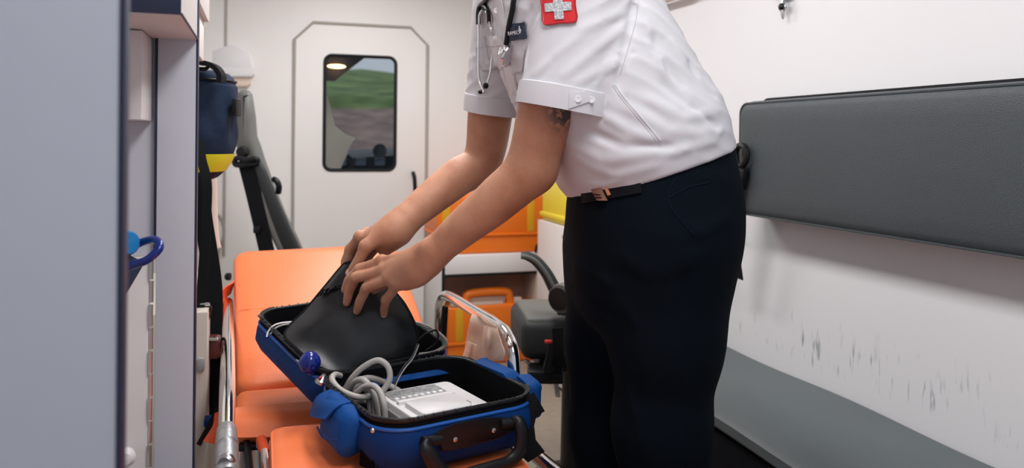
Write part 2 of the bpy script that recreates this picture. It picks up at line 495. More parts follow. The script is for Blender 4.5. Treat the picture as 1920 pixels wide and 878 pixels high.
def mul(a, bb):
    r = nt.nodes.new('ShaderNodeMath'); r.operation = 'MULTIPLY'; nt.links.new(a, r.inputs[0]); nt.links.new(bb, r.inputs[1]); return r.outputs[0]
k = mul(mul(mrange(sp.outputs['Z'], 0.475, 0.50, 0, 1), mrange(sp.outputs['Z'], 0.54, 0.62, 1, 0)),
        mul(mrange(n1.outputs['Fac'], 0.57, 0.66, 0, .75), mrange(n2.outputs['Fac'], 0.42, 0.56, 0, 1)))
mx = nt.nodes.new('ShaderNodeMix'); mx.data_type = 'RGBA'
mx.inputs[6].default_value = (0.80, 0.80, 0.82, 1); mx.inputs[7].default_value = (0.22, 0.27, 0.30, 1)
nt.links.new(k, mx.inputs[0]); nt.links.new(mx.outputs[2], b.inputs['Base Color'])
struct(obj('wall_right', box((XW, YR, 0), (XW + .05, YP, ZC)), m), 'white side wall with dark scuff marks above the bench')

# partition to the driver's cab, with an opening for the door
DX0, DX1, DZ1, DZ0 = PY(550, 300, YP).x, PY(799, 300, YP).x, PY(675, 47, YP).z, 0.06
WX0, WX1, WZ0, WZ1 = PY(608, 210, YP).x, PY(741, 210, YP).x, PY(675, 319, YP).z, PY(675, 106, YP).z
bm = NB()
add_box(bm, (XL, YP, 0), (DX0 - .004, YP + .05, ZC)); add_box(bm, (DX1 + .004, YP, 0), (XW, YP + .05, ZC))
add_box(bm, (DX0 - .004, YP, DZ1 + .004), (DX1 + .004, YP + .05, ZC)); add_box(bm, (DX0 - .004, YP, 0), (DX1 + .004, YP + .05, DZ0))
struct(obj('wall_front', bm, M_PART, smooth=False), 'off-white partition wall towards the cab')
ch = 0.085
def chamfer(x0, x1, z0, z1, c, n=5):
    pts = [(x0, z0), (x1, z0)]
    for (cx, cz, s) in ((x1, z1, 1), (x0, z1, -1)):
        a, bq = ((cx, cz - c), (cx - c, cz)) if s == 1 else ((cx + c, cz), (cx, cz - c))
        pts += [a, bq]
    return pts
door = struct(obj('door_1', NB(), M_PART), 'off-white sliding door with chamfered top corners and a window')
bm = NB()
# door leaf as a frame around the window opening
outer = chamfer(DX0, DX1, DZ0, DZ1, ch)
add_box(bm, (DX0, YP - .006, DZ0), (WX0, YP + .03, DZ1 - ch)); add_box(bm, (WX1, YP - .006, DZ0), (DX1, YP + .03, DZ1 - ch))
add_box(bm, (WX0, YP - .006, DZ0), (WX1, YP + .03, WZ0)); add_box(bm, (WX0, YP - .006, WZ1), (WX1, YP + .03, DZ1 - ch))
add_rings(bm, [[V(x, YP + dy, z) for x, z in ((DX0, DZ1 - ch), (DX1, DZ1 - ch), (DX1 - ch, DZ1), (DX0 + ch, DZ1))] for dy in (-.006, .03)])
obj('door_leaf', bm, M_PART, door, smooth=False)
bm = NB()
for cx, s in ((DX0, 1), (DX1, -1)):          # corner fillers behind the chamfers
    add_rings(bm, [[V(cx - s * .004, YP + dy, DZ1 - ch), V(cx + s * ch, YP + dy, DZ1 + .004), V(cx - s * .004, YP + dy, DZ1 + .004)] for dy in (.0, .05)])
obj('corner_filler', bm, M_PART, door, smooth=False)
obj('door_seal', tube([V(x, YP - .006, z) for x, z in outer], 0.0085, 6, closed=True), M_SEAM, door)
wpoly = rrect(WX1 - WX0, WZ1 - WZ0, .035, 6, (WX0 + WX1) / 2, (WZ0 + WZ1) / 2)
obj('window_seal', tube([V(x, YP - .006, z) for x, z in wpoly], 0.0085, 8, closed=True), M_BLACK, door)
bm = NB()
for (cx, cz, sx, sz) in ((WX0, WZ0, 1, 1), (WX1, WZ0, -1, 1), (WX0, WZ1, 1, -1), (WX1, WZ1, -1, -1)):
    pl = [(cx, cz)] + [(cx + sx * .035 * (1 - math.sin(a)), cz + sz * .035 * (1 - math.cos(a))) for a in (math.pi / 2 * k / 6 for k in range(7))]
    add_rings(bm, [[V(x, YP + dy, z) for x, z in pl] for dy in (-.006, .03)])
obj('window_corner', bm, M_PART, door, smooth=False)
M_GLASS = mat('tinted_window_glass', (0.85, 0.88, 0.88), 0.02, trans=1.0, spec=0.35)
M_GLASS.node_tree.nodes['Principled BSDF'].inputs['IOR'].default_value = 1.02
obj('pane', box((WX0 - .002, YP + .008, WZ0 - .002), (WX1 + .002, YP + .013, WZ1 + .002)), M_GLASS, door, smooth=False)
hb = PY(776, 342, YP - .03)
hd = obj('door_handle', stube([hb + V(0, .02, .046), hb + V(-.005, -.012, .044), hb + V(.0, -.02, .02), hb + V(.003, -.02, -.05)], .0095, 10), M_BLACK, door)
struct(obj('trim_1', box((PY(424, 50, YP).x - .005, YP - .008, .5), (PY(424, 50, YP).x + .005, YP, ZC), .002), M_SEAM), 'narrow grey joint strip on the partition')

# what lies beyond the window: the cab and a grassy bank
cabm = mat('dark_cab_plastic', (0.020, 0.028, 0.036), 0.5)
cab = thing('cab_interior', 'dark driver cab seen through the door window', 'cab', (0.5, 4.8, 0.0))
obj('roof_lining', rings([[V(-.6, y, z), V(1.45, y, z), V(1.45, y, z + .03), V(-.6, y, z + .03)] for y, z in ((4.0, 1.66), (4.6, 1.64), (5.0, 1.56))]), mat('cab_headliner', (0.10, 0.105, 0.12), 0.8), cab)
q = [PY(600, 100, 4.9), PY(690, 104, 4.9), PY(645, 138, 4.9), PY(628, 152, 4.9), PY(600, 150, 4.9)]
obj('sun_visor', rings([[p + V(0, dy, 0) for p in q] for dy in (0, .02)]), mat('visor_grey', (0.09, 0.095, 0.11), 0.8), cab)
bm = NB(); dz = PY(675, 290, 5.0).z
prof = [(4.75, dz - .10), (4.82, dz - .02), (4.95, dz), (5.25, dz + .02), (5.4, dz - .05), (5.4, .3), (4.85, .3)]
add_rings(bm, [[V(x, y, z + (0.02 if abs(x - .45) > .35 else 0)) for y, z in prof] for x in (-.55, .1, .45, .8, 1.4)])
obj('dashboard', bm, cabm, cab)
for px in (640, 676, 712):
    c = PY(px, 303, 4.74)
    obj('air_vent', obox(c, ((1, 0, 0), (0, 1, .4), (0, -.4, 1)), (.03, .012, .022), .006), mat('vent_blue_grey', (0.06, 0.09, 0.13), 0.35), cab)
c = PY(712, 283, 4.72)
obj('headrest_knob', ball(c, .042, 1, .7, 1), cabm, cab)
sw = PY(636, 300, 4.6)
obj('steering_wheel', tube([sw + V(.075 * math.cos(a), .05 * math.sin(a), .055 * math.sin(a) - .02) for a in (2 * math.pi * k / 24 for k in range(24))], .011, 8, closed=True), cabm, cab)
sg = [(-.10, .72), (.235, .72), (.30, .86), (.37, 1.02), (.40, 1.06), (.34, 1.08), (.285, 1.12), (.25, 1.25), (.215, 1.36), (.15, 1.40), (-.1, 1.42)]
obj('seat_like_reflection', prism(sg, V(.09, 4.3, 0), V(1, 0, 0), V(0, 0, 1), V(0, 1, 0), .16, .015), mat('beige_reflection', (0.46, 0.42, 0.36), 0.8), cab)  # solid beige shape standing in for a translucent reflection in the window
c = PY(631, 124.5, 4.85)
obj('dome_lamp', ball(c, .052, 1.05, .4, .24), mat('warm_dome_lamp', (1, .8, .6), .4, emit=(1.0, .60, .32), estr=5.0), cab)
def bank(name, prof, m):
    bm = NB(); vs = []
    for y, z in prof:
        vs.append([bm.verts.new((x, y, z + .12 * math.sin(x * 1.3 + y) * (y > 7))) for x in np.linspace(-14, 22, 37)])
    for a, bq in zip(vs, vs[1:]):
        for k in range(len(a) - 1): bm.faces.new((a[k], a[k + 1], bq[k + 1], bq[k]))
    return obj(name, bm, m)
struct(bank('ground_soil', [(5.6, -.6), (7, .3), (9, .95), (12, 1.42)], mat('brown_soil', (0.34, 0.235, 0.20), 0.9, vary=.35, vscale=3)), 'bare brown soil outside the cab')
struct(bank('ground_grass', [(11.9, 1.38), (12.4, 1.62), (15, 1.95), (24, 3.0), (34, 3.9), (40, 3.9)], mat('green_grass_bank', (0.20, 0.29, 0.10), 0.9, vary=.5, vscale=1.5, bump=.6, bscale=30)), 'green grassy bank outside the cab')

# ceiling lamps (out of frame above)
for i, (lx, ly) in enumerate(LAMPS):
    t = thing('ceiling_lamp', ['long ceiling lamp nearest the rear doors', 'long ceiling lamp above the paramedic', 'long ceiling lamp nearest the partition'][i], 'lamp', (lx, ly, ZC), 'ceiling lamps')
    obj('lamp_frame', prism(rrect(.36, .86, .03), V(lx, ly, ZC - .018), V(1, 0, 0), V(0, 1, 0), V(0, 0, 1), .018, .004), M_WPLAST, t)
    obj('lamp_diffuser', prism(rrect(.31, .81, .02), V(lx, ly, ZC - .026), V(1, 0, 0), V(0, 1, 0), V(0, 0, 1), .009, .003), mat('lamp_diffuser', (.9, .9, .9), .4, emit=(1, .95, .88), estr=3.0), t)

# ================================================================== bench on the right
bench = thing('bench_seat', 'long low grey vinyl bench seat on a dark box along the right wall', 'bench', (1.15, 1.0, 0))
ZS, BX = 0.448, 0.965
def bench_ring(y, top, s=0.0):
    return [V(BX + .012 + s, y, top - .040), V(BX + .002 + s, y, top - .030), V(BX + .004 + s, y, top - .012), V(BX + .018 + s, y, top - .002), V(BX + .08, y, top + .004),
            V(XW - .15, y, top + .003), V(XW - .03, y, top - .004), V(XW - .006, y, top - .012), V(XW - .006, y, top - .040)]
ys = np.linspace(YR + .25, 2.17, 40)
bm = NB()
add_rings(bm, [bench_ring(y, ZS + .0035 * math.sin(y * 9) - (.012 if i in (0, 39) else 0), .012 if i in (0, 39) else 0) for i, y in enumerate(ys)])
obj('seat_cushion', bm, M_GREYS, bench)
obj('bench_box', box((BX + .010, YR + .25, .10), (XW - .006, 2.16, ZS - .042), .004), mat('shaded_navy_bench_box', (0.003, 0.004, 0.007), 0.7, spec=0.1), bench)  # navy taken near black; also stands in for the cushion front in shadow
obj('kick_plate', box((BX + .10, YR + .25, .0), (XW - .006, 2.15, .10), .003), M_BROWN, bench)
bench2 = thing('wall_back_cushion', 'long dark grey padded backrest cushion fixed on the right wall', 'cushion', (XW, 1.0, .84))
XC = 1.262
y0, y1 = -.45, PX(1381, 300, XC).y
z0, z1 = PX(1650, 448, XC).z, PX(1650, 170, XC).z
rs = []
for i, (x, dsh) in enumerate(((XW - .012, .006), (XW - .03, .0), (XC + .03, 0), (XC + .012, .004), (XC + .003, .012), (XC, .026), (XC, .06))):
    pl = rrect((y1 - y0) - 2 * dsh, (z1 - z0) - 2 * dsh, max(.035 - dsh * .3, .012), 8, (y0 + y1) / 2, (z0 + z1) / 2)
    rs.append([V(x, y, z) for y, z in pl])
obj('cushion_pad', rings(rs), M_GREYV, bench2)
bp = rrect(y1 - y0 + .006, z1 - z0 + .012, .037, 8, (y0 + y1) / 2, (z0 + z1) / 2 + .004)
obj('back_board', rings([[V(x, y, z) for y, z in bp] for x in (XW - .012, XW - .001)]), M_BLACK, bench2)
obj('piping', tube([V(XC + .006, y, z) for y, z in rrect(y1 - y0 - .014, z1 - z0 - .014, .03, 8, (y0 + y1) / 2, (z0 + z1) / 2)], .003, 6, closed=True), M_GREYV, bench2)
# belt hardware at the cushion's far end
bl = thing('seat_belt_buckle', 'black seat belt buckle hanging at the end of the wall cushion', 'seat belt', PX(1387, 320, XC - .01))
c = PX(1388, 295, XC - .015)
obj('belt_loop', stube([c + V(0, .01, .03), c + V(0, -.02, .028), c + V(0, -.03, .0), c + V(0, -.012, -.022), c + V(0, .014, -.018), c + V(0, .022, .01)], .009, 8, closed=True), M_BLACK, bl)
obj('buckle_body', obox(c + V(0, .0, -.055), ((1, 0, 0), (0, 1, .3), (0, -.3, 1)), (.012, .026, .03), .008), M_BLACK, bl)
obj('belt_webbing', ribbon([c + V(0, .005, -.07), c + V(.004, .02, -.14), c + V(.01, .04, -.24), c + V(.03, .05, -.34)], (0, 1, 0), .045, .003), M_WEB, bl)
obj('rivet', ball(PX(1379, 379, XC - .018), .004), M_CHROME, bl)
obj('wall_pin', tube([PX(1372, 430, XW), PX(1382, 438, XW - .03)], .003, 6), M_STEEL, bl)
# small hook high on the right wall
hk = thing('wall_hook', 'small black and chrome hook with blue clip high on the right wall', 'hook', PX(1467, 12, XW))
c = PX(1467, 13, XW - .02)
obj('hook_ball', ball(c, .0125, .8, 1, .9), M_BLACK, hk)
obj('hook_tip', lathe([(.0015, -.034), (.004, -.028), (.006, -.01), (.006, 0)], c, (0, 0.1, 1), 12), M_STEEL, hk)
obj('hook_stem', tube([c + V(.0, 0, .006), c + V(.004, 0, .03), c + V(.021, 0, .034)], .006, 8), M_STEEL, hk)
obj('blue_clip', obox(c + V(.004, .006, .036), ((1, 0, 0), (0, 1, 0), (0, 0, 1)), (.008, .028, .012), .004), mat('blue_clip', (.02, .05, .3), .4), hk)
obj('ring', tube([c + V(0, .011 * math.cos(a), .012 * math.sin(a)) for a in (2 * math.pi * k / 20 for k in range(20))], .003, 6, closed=True), M_CHROME, hk)
rl = thing('grab_rail', 'pale grab rail high on the right wall behind the shoulder', 'rail', PX(1262, 0, XW))
obj('rail_bar', tube([PX(1200, 14, XW - .04), PX(1290, -14, XW - .04)], .012, 12), M_CREAM, rl)
obj('rail_bracket', tube([PX(1290, -14, XW - .04), PX(1290, -14, XW - .04) + V(.039, 0, 0)], .011, 10), M_CREAM, rl)
obj('rail_bracket', tube([PX(1200, 14, XW - .04), PX(1200, 14, XW - .04) + V(.039, 0, 0)], .011, 10), M_CREAM, rl)

# ================================================================== cabinets on the left
XA = -0.10
Y0 = XA / (ray(232, 400).x / ray(232, 400).y)
Y1 = XA / (ray(369, 400).x / ray(369, 400).y)
cb = thing('tall_cabinet', 'tall pale blue-grey cabinet filling the left edge, closest to the camera', 'cabinet', (-.3, Y0, 0))
obj('side_panel', box((XL + .005, Y0, .02), (XA - .004, Y0 + .022, 1.93), .001), M_LAM, cb)
obj('edge_strip', box((XA - .004, Y0 - .001, .02), (XA, Y0 + .023, 1.93), .001), M_EDGE, cb)
cb2 = thing('niche_cabinet', 'pale cabinet with open niche and hinged board behind the blue-grey panel', 'cabinet', (-.3, Y1, 0))
XB = PY(288, 400, Y1).x
zt = PY(367, 75, Y1).z
obj('end_panel', box((XB + .004, Y1, .02), (XA - .003, Y1 + .02, 1.93), .001), M_LAM, cb2)
obj('edge_strip', box((XA - .003, Y1 - .001, .02), (XA, Y1 + .021, 1.93), .001), M_EDGE, cb2)
obj('edge_strip', box((XB, Y1 + .001, PY(285, 480, Y1).z), (XB + .004, Y1 + .02, zt), .0005), M_EDGE, cb2)
zn = PY(285, 225, Y1 - .10).z
obj('back_panel', box((XL + .005, Y1 + .012, PY(285, 480, Y1).z), (XB, Y1 + .02, zt), 0), M_LAM, cb2)
obj('hinged_board', box((XL + .005, Y1 + .002, .02), (XB - .006, Y1 + .018, PY(285, 482, Y1).z), .001), M_LAM2, cb2)
for k in range(10):                          # piano hinge knuckles
    yk0, yk1 = 484 + k * 44, 524 + k * 44
    a, bq = PY(281, yk0, Y1 - .001), PY(281, yk1, Y1 - .001)
    obj('hinge_knuckle', tube([V(XB - .003, Y1 + (.0 if k % 2 == 0 else .004), a.z), V(XB - .003, Y1 + (.0 if k % 2 == 0 else .004), bq.z)], .0035, 8), M_STEEL, cb2)
ub = obj('upper_box', box((XL + .005, PY(343, 10, 1).y * 1.0 if False else XA / (ray(343, 18).x / ray(343, 18).y), zt), (XA - .002, Y1 + .02, 1.93), .001), M_LAM2, cb2)
yu = XA / (ray(343, 18).x / ray(343, 18).y)
obj('upper_box_front', box((XL + .005, yu - .004, zt + .001), (XA - .002, yu, 1.93), .001), M_EDGE, cb2)
obj('edge_strip', box((XA - .002, yu - .004, zt), (XA, Y1 + .02, zt + .003), .0005), M_EDGE, cb2)
obj('inner_box', box((XL + .005, Y1 - .11, zn), (XB - .005, Y1 + .011, zt - .002), .001), M_LAM2, cb2)
obj('knob', lathe([(.006, 0), (.006, .012), (.014, .018), (.016, .028), (.010, .036), (.001, .038)], PY(240, 846, Y1) + V(0, .0, 0), (0, -1, 0), 16), M_WPLAST, cb2)
cb3 = thing('far_cabinet', 'narrow pale cupboard above the navy backpack', 'cabinet', (-.3, 1.6, 1.4))
ya = XA / (ray(396, 30).x / ray(396, 30).y)
obj('upper_body', box((XL + .005, Y1 + .024, PY(396, 42, ya).z), (XA - .004, ya, 1.93), .002), M_LAM2, cb3)
xq = PY(394, 80, ya).x
obj('lower_body', box((XL + .005, Y1 + .024, PY(394, 116, ya).z), (xq - .012, ya - .002, PY(396, 42, ya).z), .002), M_LAM2, cb3)
obj('edge_strip', box((XA - .007, ya - .002, PY(396, 42, ya).z), (XA - .003, ya + .002, 1.93), 0), M_CREAM, cb3)
cb4 = thing('low_cabinet', 'cream low cabinet behind the hanging black straps', 'cabinet', (-.3, 2.0, 0))
xk = PY(388, 700, 1.95).x
obj('cabinet_body', box((XL + .005, 1.95, .02), (xk, 2.55, PY(388, 585, 1.95).z), .004), mat('cream_cabinet', (.50, .45, .40), .5), cb4)
obj('latch', obox(PY(377, 683, 1.945), ((1, 0, 0), (0, 1, 0), (0, 0, 1)), (.008, .006, .014), .003), M_GREYP, cb4)
obj('blue_cap', obox(PY(390, 790, 1.93), ((1, 0, 0), (0, 1, 0), (0, 0, 1)), (.008, .02, .008), .003), M_BLUE, cb4)
# blue tube loop hanging in the niche
bt = thing('blue_mask_strap', 'shiny dark blue rubber loop with light blue disc in the left niche', 'rubber loop', PY(262, 500, Y1 - .1))
yy = Y1 - .12
lp = [(232, 506), (250, 497), (275, 488), (296, 470), (299, 458), (290, 450), (270, 453), (250, 463), (236, 478)]
obj('rubber_tube', stube([PY(x, y, yy + dy) for (x, y), dy in zip(lp, (0, -.01, -.02, -.02, -.01, .01, .03, .04, .04))], .0062, 10, n=6), mat('blue_rubber', (.006, .022, .19), .22), bt)
obj('light_blue_disc', lathe([(.001, -.003), (.016, -.003), (.018, 0), (.016, .003), (.001, .003)], PY(241, 456, yy + .02), (.75, -1, .15), 20), mat('light_blue_plastic', (.01, .19, .48), .35), bt)
obj('holder_pocket', rings([[PY(x, y, yy + .03 + dy) for x, y in ((226, 470), (258, 486), (272, 492), (232, 560), (226, 566))] for dy in (0, .012)]), mat('navy_holder', (.03, .045, .09), .4), bt)

# ================================================================== things along the left side
def D(o, zc): return o
# navy backpack
bk = thing('backpack', 'navy backpack with a yellow reflective band hanging on the left', 'backpack', P(395, 335, 2.05))
def px_rings(rows, zc, zr, n=28, p=2.4, wob=0.0):
    """rows of (y, xl, xr): rings that are round in plan; zr = half depth in metres"""
    out = []
    for y, xl, xr in rows:
        c = P((xl + xr) / 2, y, zc); a = (xr - xl) / 2 / F * zc
        r = []
        for k in range(n):
            t = 2 * math.pi * k / n; g_ = 1 + wob * (math.sin(5 * t + y * .045) + .7 * math.sin(9 * t - y * .06 + 1)) * math.sin(max(0, min(1, (y - 160) / 125)) * math.pi); cs, sn = math.cos(t) * g_, math.sin(t) * g_
            r.append(c + R0 * a * math.copysign(abs(cs) ** (2 / p), cs) + FW * zr * a / .11 * math.copysign(abs(sn) ** (2 / p), sn))
        out.append(r)
    return out
body_rows = [(148, 300, 424), (152, 292, 434), (160, 288, 438), (164, 288, 440), (200, 286, 441), (240, 286, 440), (270, 286, 437), (290, 288, 432), (305, 292, 427), (320, 302, 417), (332, 314, 405), (338, 330, 390)]
bp_ = obj('pack_body', rings(px_rings([tuple(r) for r in crom([(*q,) for q in body_rows], 4)], 2.05, .10, 48, 2.4, .035)), M_NAVY, bk, angle=60)
obj('lid', rings(px_rings([(134, 300, 412), (137, 294, 424), (144, 290, 432), (152, 290, 436), (155, 292, 434)], 2.05, .105)), M_NAVY, bk, angle=60)
obj('lid_zipper', tube([p for p in px_rings([(152, 290, 437)], 2.05, .106)[0]], .003, 6, closed=True), M_BLACK, bk)
obj('reflective_band', rings(px_rings([(288, 285, 435.5), (292, 286, 434), (306, 291, 428.5), (321, 301, 418)], 2.05, .103), cap0=False, cap1=False), M_YEL, bk)
obj('carry_handle', ribbon([P(372, 117, 1.95), P(390, 120, 1.95), P(406, 128, 1.95), P(415, 142, 1.95), P(414, 156, 1.95)], FW, .035, .012), M_WEB, bk)
obj('side_tab', obox(P(444, 202, 2.02), (R0, FW, ZW), (.006, .02, .022), .003), M_BLACK, bk)
obj('pack_strap', ribbon([P(372, 262, 1.90), P(378, 300, 1.88), P(388, 345, 1.87), P(386, 420, 1.87), P(380, 520, 1.87), P(372, 600, 1.87)], R0 + FW * .3, .022, .004), M_WEB, bk)
hk2 = P(392, 119, 1.97)
pg = thing('hanging_hook', 'dark steel wall arm carrying the navy backpack by its handle', 'hook', (XL, hk2.y, hk2.z))
obj('hook_arm', stube([V(XL, hk2.y, hk2.z - .012), V(hk2.x - .05, hk2.y, hk2.z - .014), V(hk2.x - .01, hk2.y, hk2.z - .014), V(hk2.x, hk2.y, hk2.z - .004)], .005, 8), M_BLACK, pg)
obj('hook_plate', obox((XL + .004, hk2.y, hk2.z - .012), ((1, 0, 0), (0, 1, 0), (0, 0, 1)), (.004, .03, .03), .002), M_BLACK, pg)
hs = thing('harness_strap', 'wide black webbing strap hanging below the backpack', 'strap', P(400, 640, 1.93))
obj('webbing', ribbon([P(376, 330, 1.93), P(380, 400, 1.93), P(389, 460, 1.93), P(399, 530, 1.93), P(401, 590, 1.93), P(399, 640, 1.93), P(400, 720, 1.93), P(398, 800, 1.93)], R0 + FW * .2, .042, .004), M_WEB, hs)
obj('ladder_buckle', obox(P(381, 588, 1.88), (R0 + FW * .2, FW, ZW + R0 * .2), (.017, .006, .018), .004), M_BLACK, hs)
for k in range(4):
    obj('buckle_bar', obox(P(380, 570 + k * 9, 1.872), (R0 + FW * .2, FW, ZW), (.014, .003, .0022), .001), M_GREYP, hs)
obj('red_buckle', obox(P(402, 650, 1.91), (R0, FW, ZW), (.013, .012, .028), .005), mat('dark_red_plastic', (.09, .02, .02), .4), hs)
obj('buckle_slot', obox(P(401, 636, 1.895), (R0, FW, ZW), (.010, .004, .004), .002), M_STEEL, hs)
cr = tag(obj('crutch_handle', stube([P(400, 335, 2.3), P(401, 400, 2.3), P(403, 445, 2.3), P(409, 466, 2.3)], [.010, .011, .012, .009], 10, flat=(FW, .8)), mat('pale_pink_plastic', (.72, .60, .54), .5)), 'pale pink curved plastic handle beside the black strap', 'handle')
tag(obj('thin_cable', stube([PY(x, y, YP - .005) for x, y in ((404, 398), (415, 410), (421, 432), (415, 455), (411, 470), (409, 500))], .005, 8), M_SEAM), 'thin grey cable looping against the partition on the left', 'cable')
tag(obj('slanted_tube', tube([PY(381, 405, 2.12), PY(345, 560, 2.12), PY(341, 577, 2.10)], .007, 8), M_CREAM), 'thin cream tube slanting behind the black strap', 'tube')
# white wall unit
wu = thing('wall_light_unit', 'white stepped plastic housing on the wall above the grey seat', 'wall unit', P(437, 160, 3.75))
def slab_px(poly, zc, th, bev): return prism([((x - CX) / F * zc, -(y - CY) / F * zc) for x, y in poly], CAM + FW * zc, RT, UP, V(0, 1, 0), th, bev)
obj('housing_top', slab_px([(398, 96), (430, 84), (440, 86), (466, 99), (471, 104), (473, 128), (398, 128)][::-1], 3.70, .16, .006), M_WPLAST, wu)
obj('housing_band', slab_px([(398, 126), (478, 126), (477, 140), (472, 144), (398, 144)][::-1], 3.68, .19, .006), M_WPLAST, wu)
obj('housing_base', slab_px([(404, 143), (472, 143), (470, 158), (464, 162), (412, 162)][::-1], 3.70, .16, .006), mat('cream_housing', (.80, .66, .56), .4), wu)
# grey folding seat at the stretcher's head
sc1 = thing('attendant_seat', 'grey high-back seat with black belt behind the stretcher head', 'seat', P(520, 467, 3.1) * 1.0)
sc1.location = (P(520, 467, 3.1).x, P(520, 467, 3.1).y, 0)
bpx = [(442, 178), (449, 170), (458, 167), (467, 169), (473, 176), (479, 217), (482, 256), (490, 276), (497, 300), (508, 330), (520, 363), (542, 417), (567, 467), (590, 520), (545, 520), (505, 440), (468, 330), (446, 284), (438, 262), (437, 220)]
obj('backrest_shell', slab_px(bpx[::-1], 2.95, .40, .035), M_SEATG, sc1, angle=60)
cpx = [(470, 300), (486, 296), (500, 322), (522, 376), (545, 428), (565, 470), (580, 515), (552, 515), (520, 440), (494, 370)]
obj('back_cushion', slab_px(cpx[::-1], 2.895, .30, .012), M_SEATD, sc1, angle=60)
obj('shell_rim', stube([P(486, 352, 2.925), P(493, 364, 2.915), P(500, 395, 2.915), P(512, 430, 2.915), P(530, 470, 2.915)], [.006, .014, .016, .016, .014], 10), M_SEATG, sc1)
obj('belt_webbing', ribbon([P(459, 300, 2.90), P(472, 350, 2.90), P(484, 400, 2.90), P(500, 470, 2.90), P(512, 520, 2.90)], R0, .055, .004), M_WEB, sc1)
obj('belt_guide', stube([P(440, 303, 2.89), P(446, 296, 2.885), P(462, 301, 2.88), P(480, 298, 2.885), P(481, 306, 2.89), P(460, 309, 2.88), P(443, 309, 2.89)], .010, 8, closed=True), M_BLACK, sc1)
obj('anchor_bolt', lathe([(.022, 0), (.022, .02), (.017, .035), (.001, .036)], P(457, 285, 2.93), -FW, 16), M_BLACK, sc1)
obj('recline_lever', stube([P(513, 336, 2.93), P(519, 340, 2.92), P(523, 350, 2.92), P(522, 362, 2.93)], .011, 8), M_BLACK, sc1)
obj('belt_clip', obox(P(482, 431, 2.89), (R0, FW, ZW), (.012, .01, .012), .003), M_BLACK, sc1)
c0 = P(590, 560, 3.1)
obj('seat_cushion', obox((c0.x - .02, c0.y, .44), ((1, 0, 0), (0, 1, 0), (0, 0, 1)), (.21, .20, .05), .03, 3), M_SEATD, sc1)
obj('pedestal', lathe([(.16, 0), (.16, .015), (.05, .03), (.05, .39)], (c0.x, c0.y, 0), (0, 0, 1), 20), M_BLACK, sc1)

# ================================================================== stretcher
ZSE, ZLE = 0.475, 0.500
CL = PZ(442, 731, ZSE); MW = 0.485
TL = P(437, 468, 2.36)
xl = CL.x; xr = xl + MW; xm = (xl + xr) / 2
st = thing('stretcher', 'ambulance stretcher with orange vinyl mattress and chrome side rails', 'stretcher', (xm, 1.6, 0))
sl_ = V(TL.x - CL.x, TL.y - CL.y, TL.z - CL.z); Ls = sl_.length; sv = sl_.normalized(); su = V(1, 0, 0); su = (su - sv * su.dot(sv)).normalized(); sn_ = su.cross(sv)
th = .065
def rpoly(w_, h_, r, cx, cy, i): return rrect(w_ - 2 * i, h_ - 2 * i, max(r - i, .006), 8, cx, cy)
def pad(name, rp, o, u, v, n, thk, bev, wr=()):
    """upholstered pad: rounded outline, domed top with soft wrinkles"""
    o, u, v, n = V(*o), V(*u), V(*v), V(*n)
    rs = []
    for ins, h in ((bev * .9, 0), (bev * .3, bev * .25), (0, bev), (0, thk - bev), (bev * .12, thk - bev * .55), (bev * .4, thk - bev * .2), (bev, thk - bev * .02), (bev * 2.2, thk + .003)):
        rs.append([o + u * x + v * y + n * h for x, y in rpoly(*rp, ins)])
    return obj(name, rings(rs), M_ORANGE, st, angle=60)
lo = CL + su * (MW / 2)
back = pad('backrest_pad', (MW, Ls, .045, 0, Ls / 2), lo - sn_ * th, su, sv, sn_, th, .022)
obj('fold_crease', stube([lo - su * (MW / 2 - .01) + sv * (Ls * .50) + sn_ * .0022, lo - su * .1 + sv * (Ls * .49) + sn_ * .0035, lo + su * .1 + sv * (Ls * .48) + sn_ * .002], [.001, .0035, .001], 8, flat=(sn_, .5)), M_ORANGE, back)
front_l = PZ(447, 790, ZSE - .015)
seat_len = CL.y - front_l.y + .03
seatp = pad('seat_pad', (MW, seat_len, .03, xm, CL.y - seat_len / 2 + .004), (0, 0, ZSE - .06), (1, 0, 0), (0, 1, 0), (0, 0, 1), .06, .020)
fy = CL.y - seat_len
obj('stitched_flap', sheet([[V(xl + .004 + MW * i / 5, fy + .055, ZSE + .003) for i in range(6)], [V(xl + .002 + MW * i / 5, fy + .012 - .010 * i, ZSE - .006 - .002 * i) for i in range(6)], [V(xl + .01 + MW * i / 5, fy - .012 - .012 * i, ZSE - .035 - .004 * i) for i in range(6)]], .006), M_ORANGE, seatp)
LL = PZ(506, 799, ZLE); ly1 = LL.y; lx0 = LL.x; ly0 = .62
legp = pad('leg_pad', (xr + .005 - lx0, ly1 - ly0, .028, (lx0 + xr + .005) / 2, (ly0 + ly1) / 2), (0, 0, ZLE - .075), (1, 0, 0), (0, 1, 0), (0, 0, 1), .075, .018)
obj('seam_piping', tube([V(x, y, ZLE - .006) for x, y in rrect(xr + .005 - lx0 - .006, ly1 - ly0 - .006, .028, 6, (lx0 + xr + .005) / 2, (ly0 + ly1) / 2)], .0025, 6, closed=True), M_ORANGE, legp)
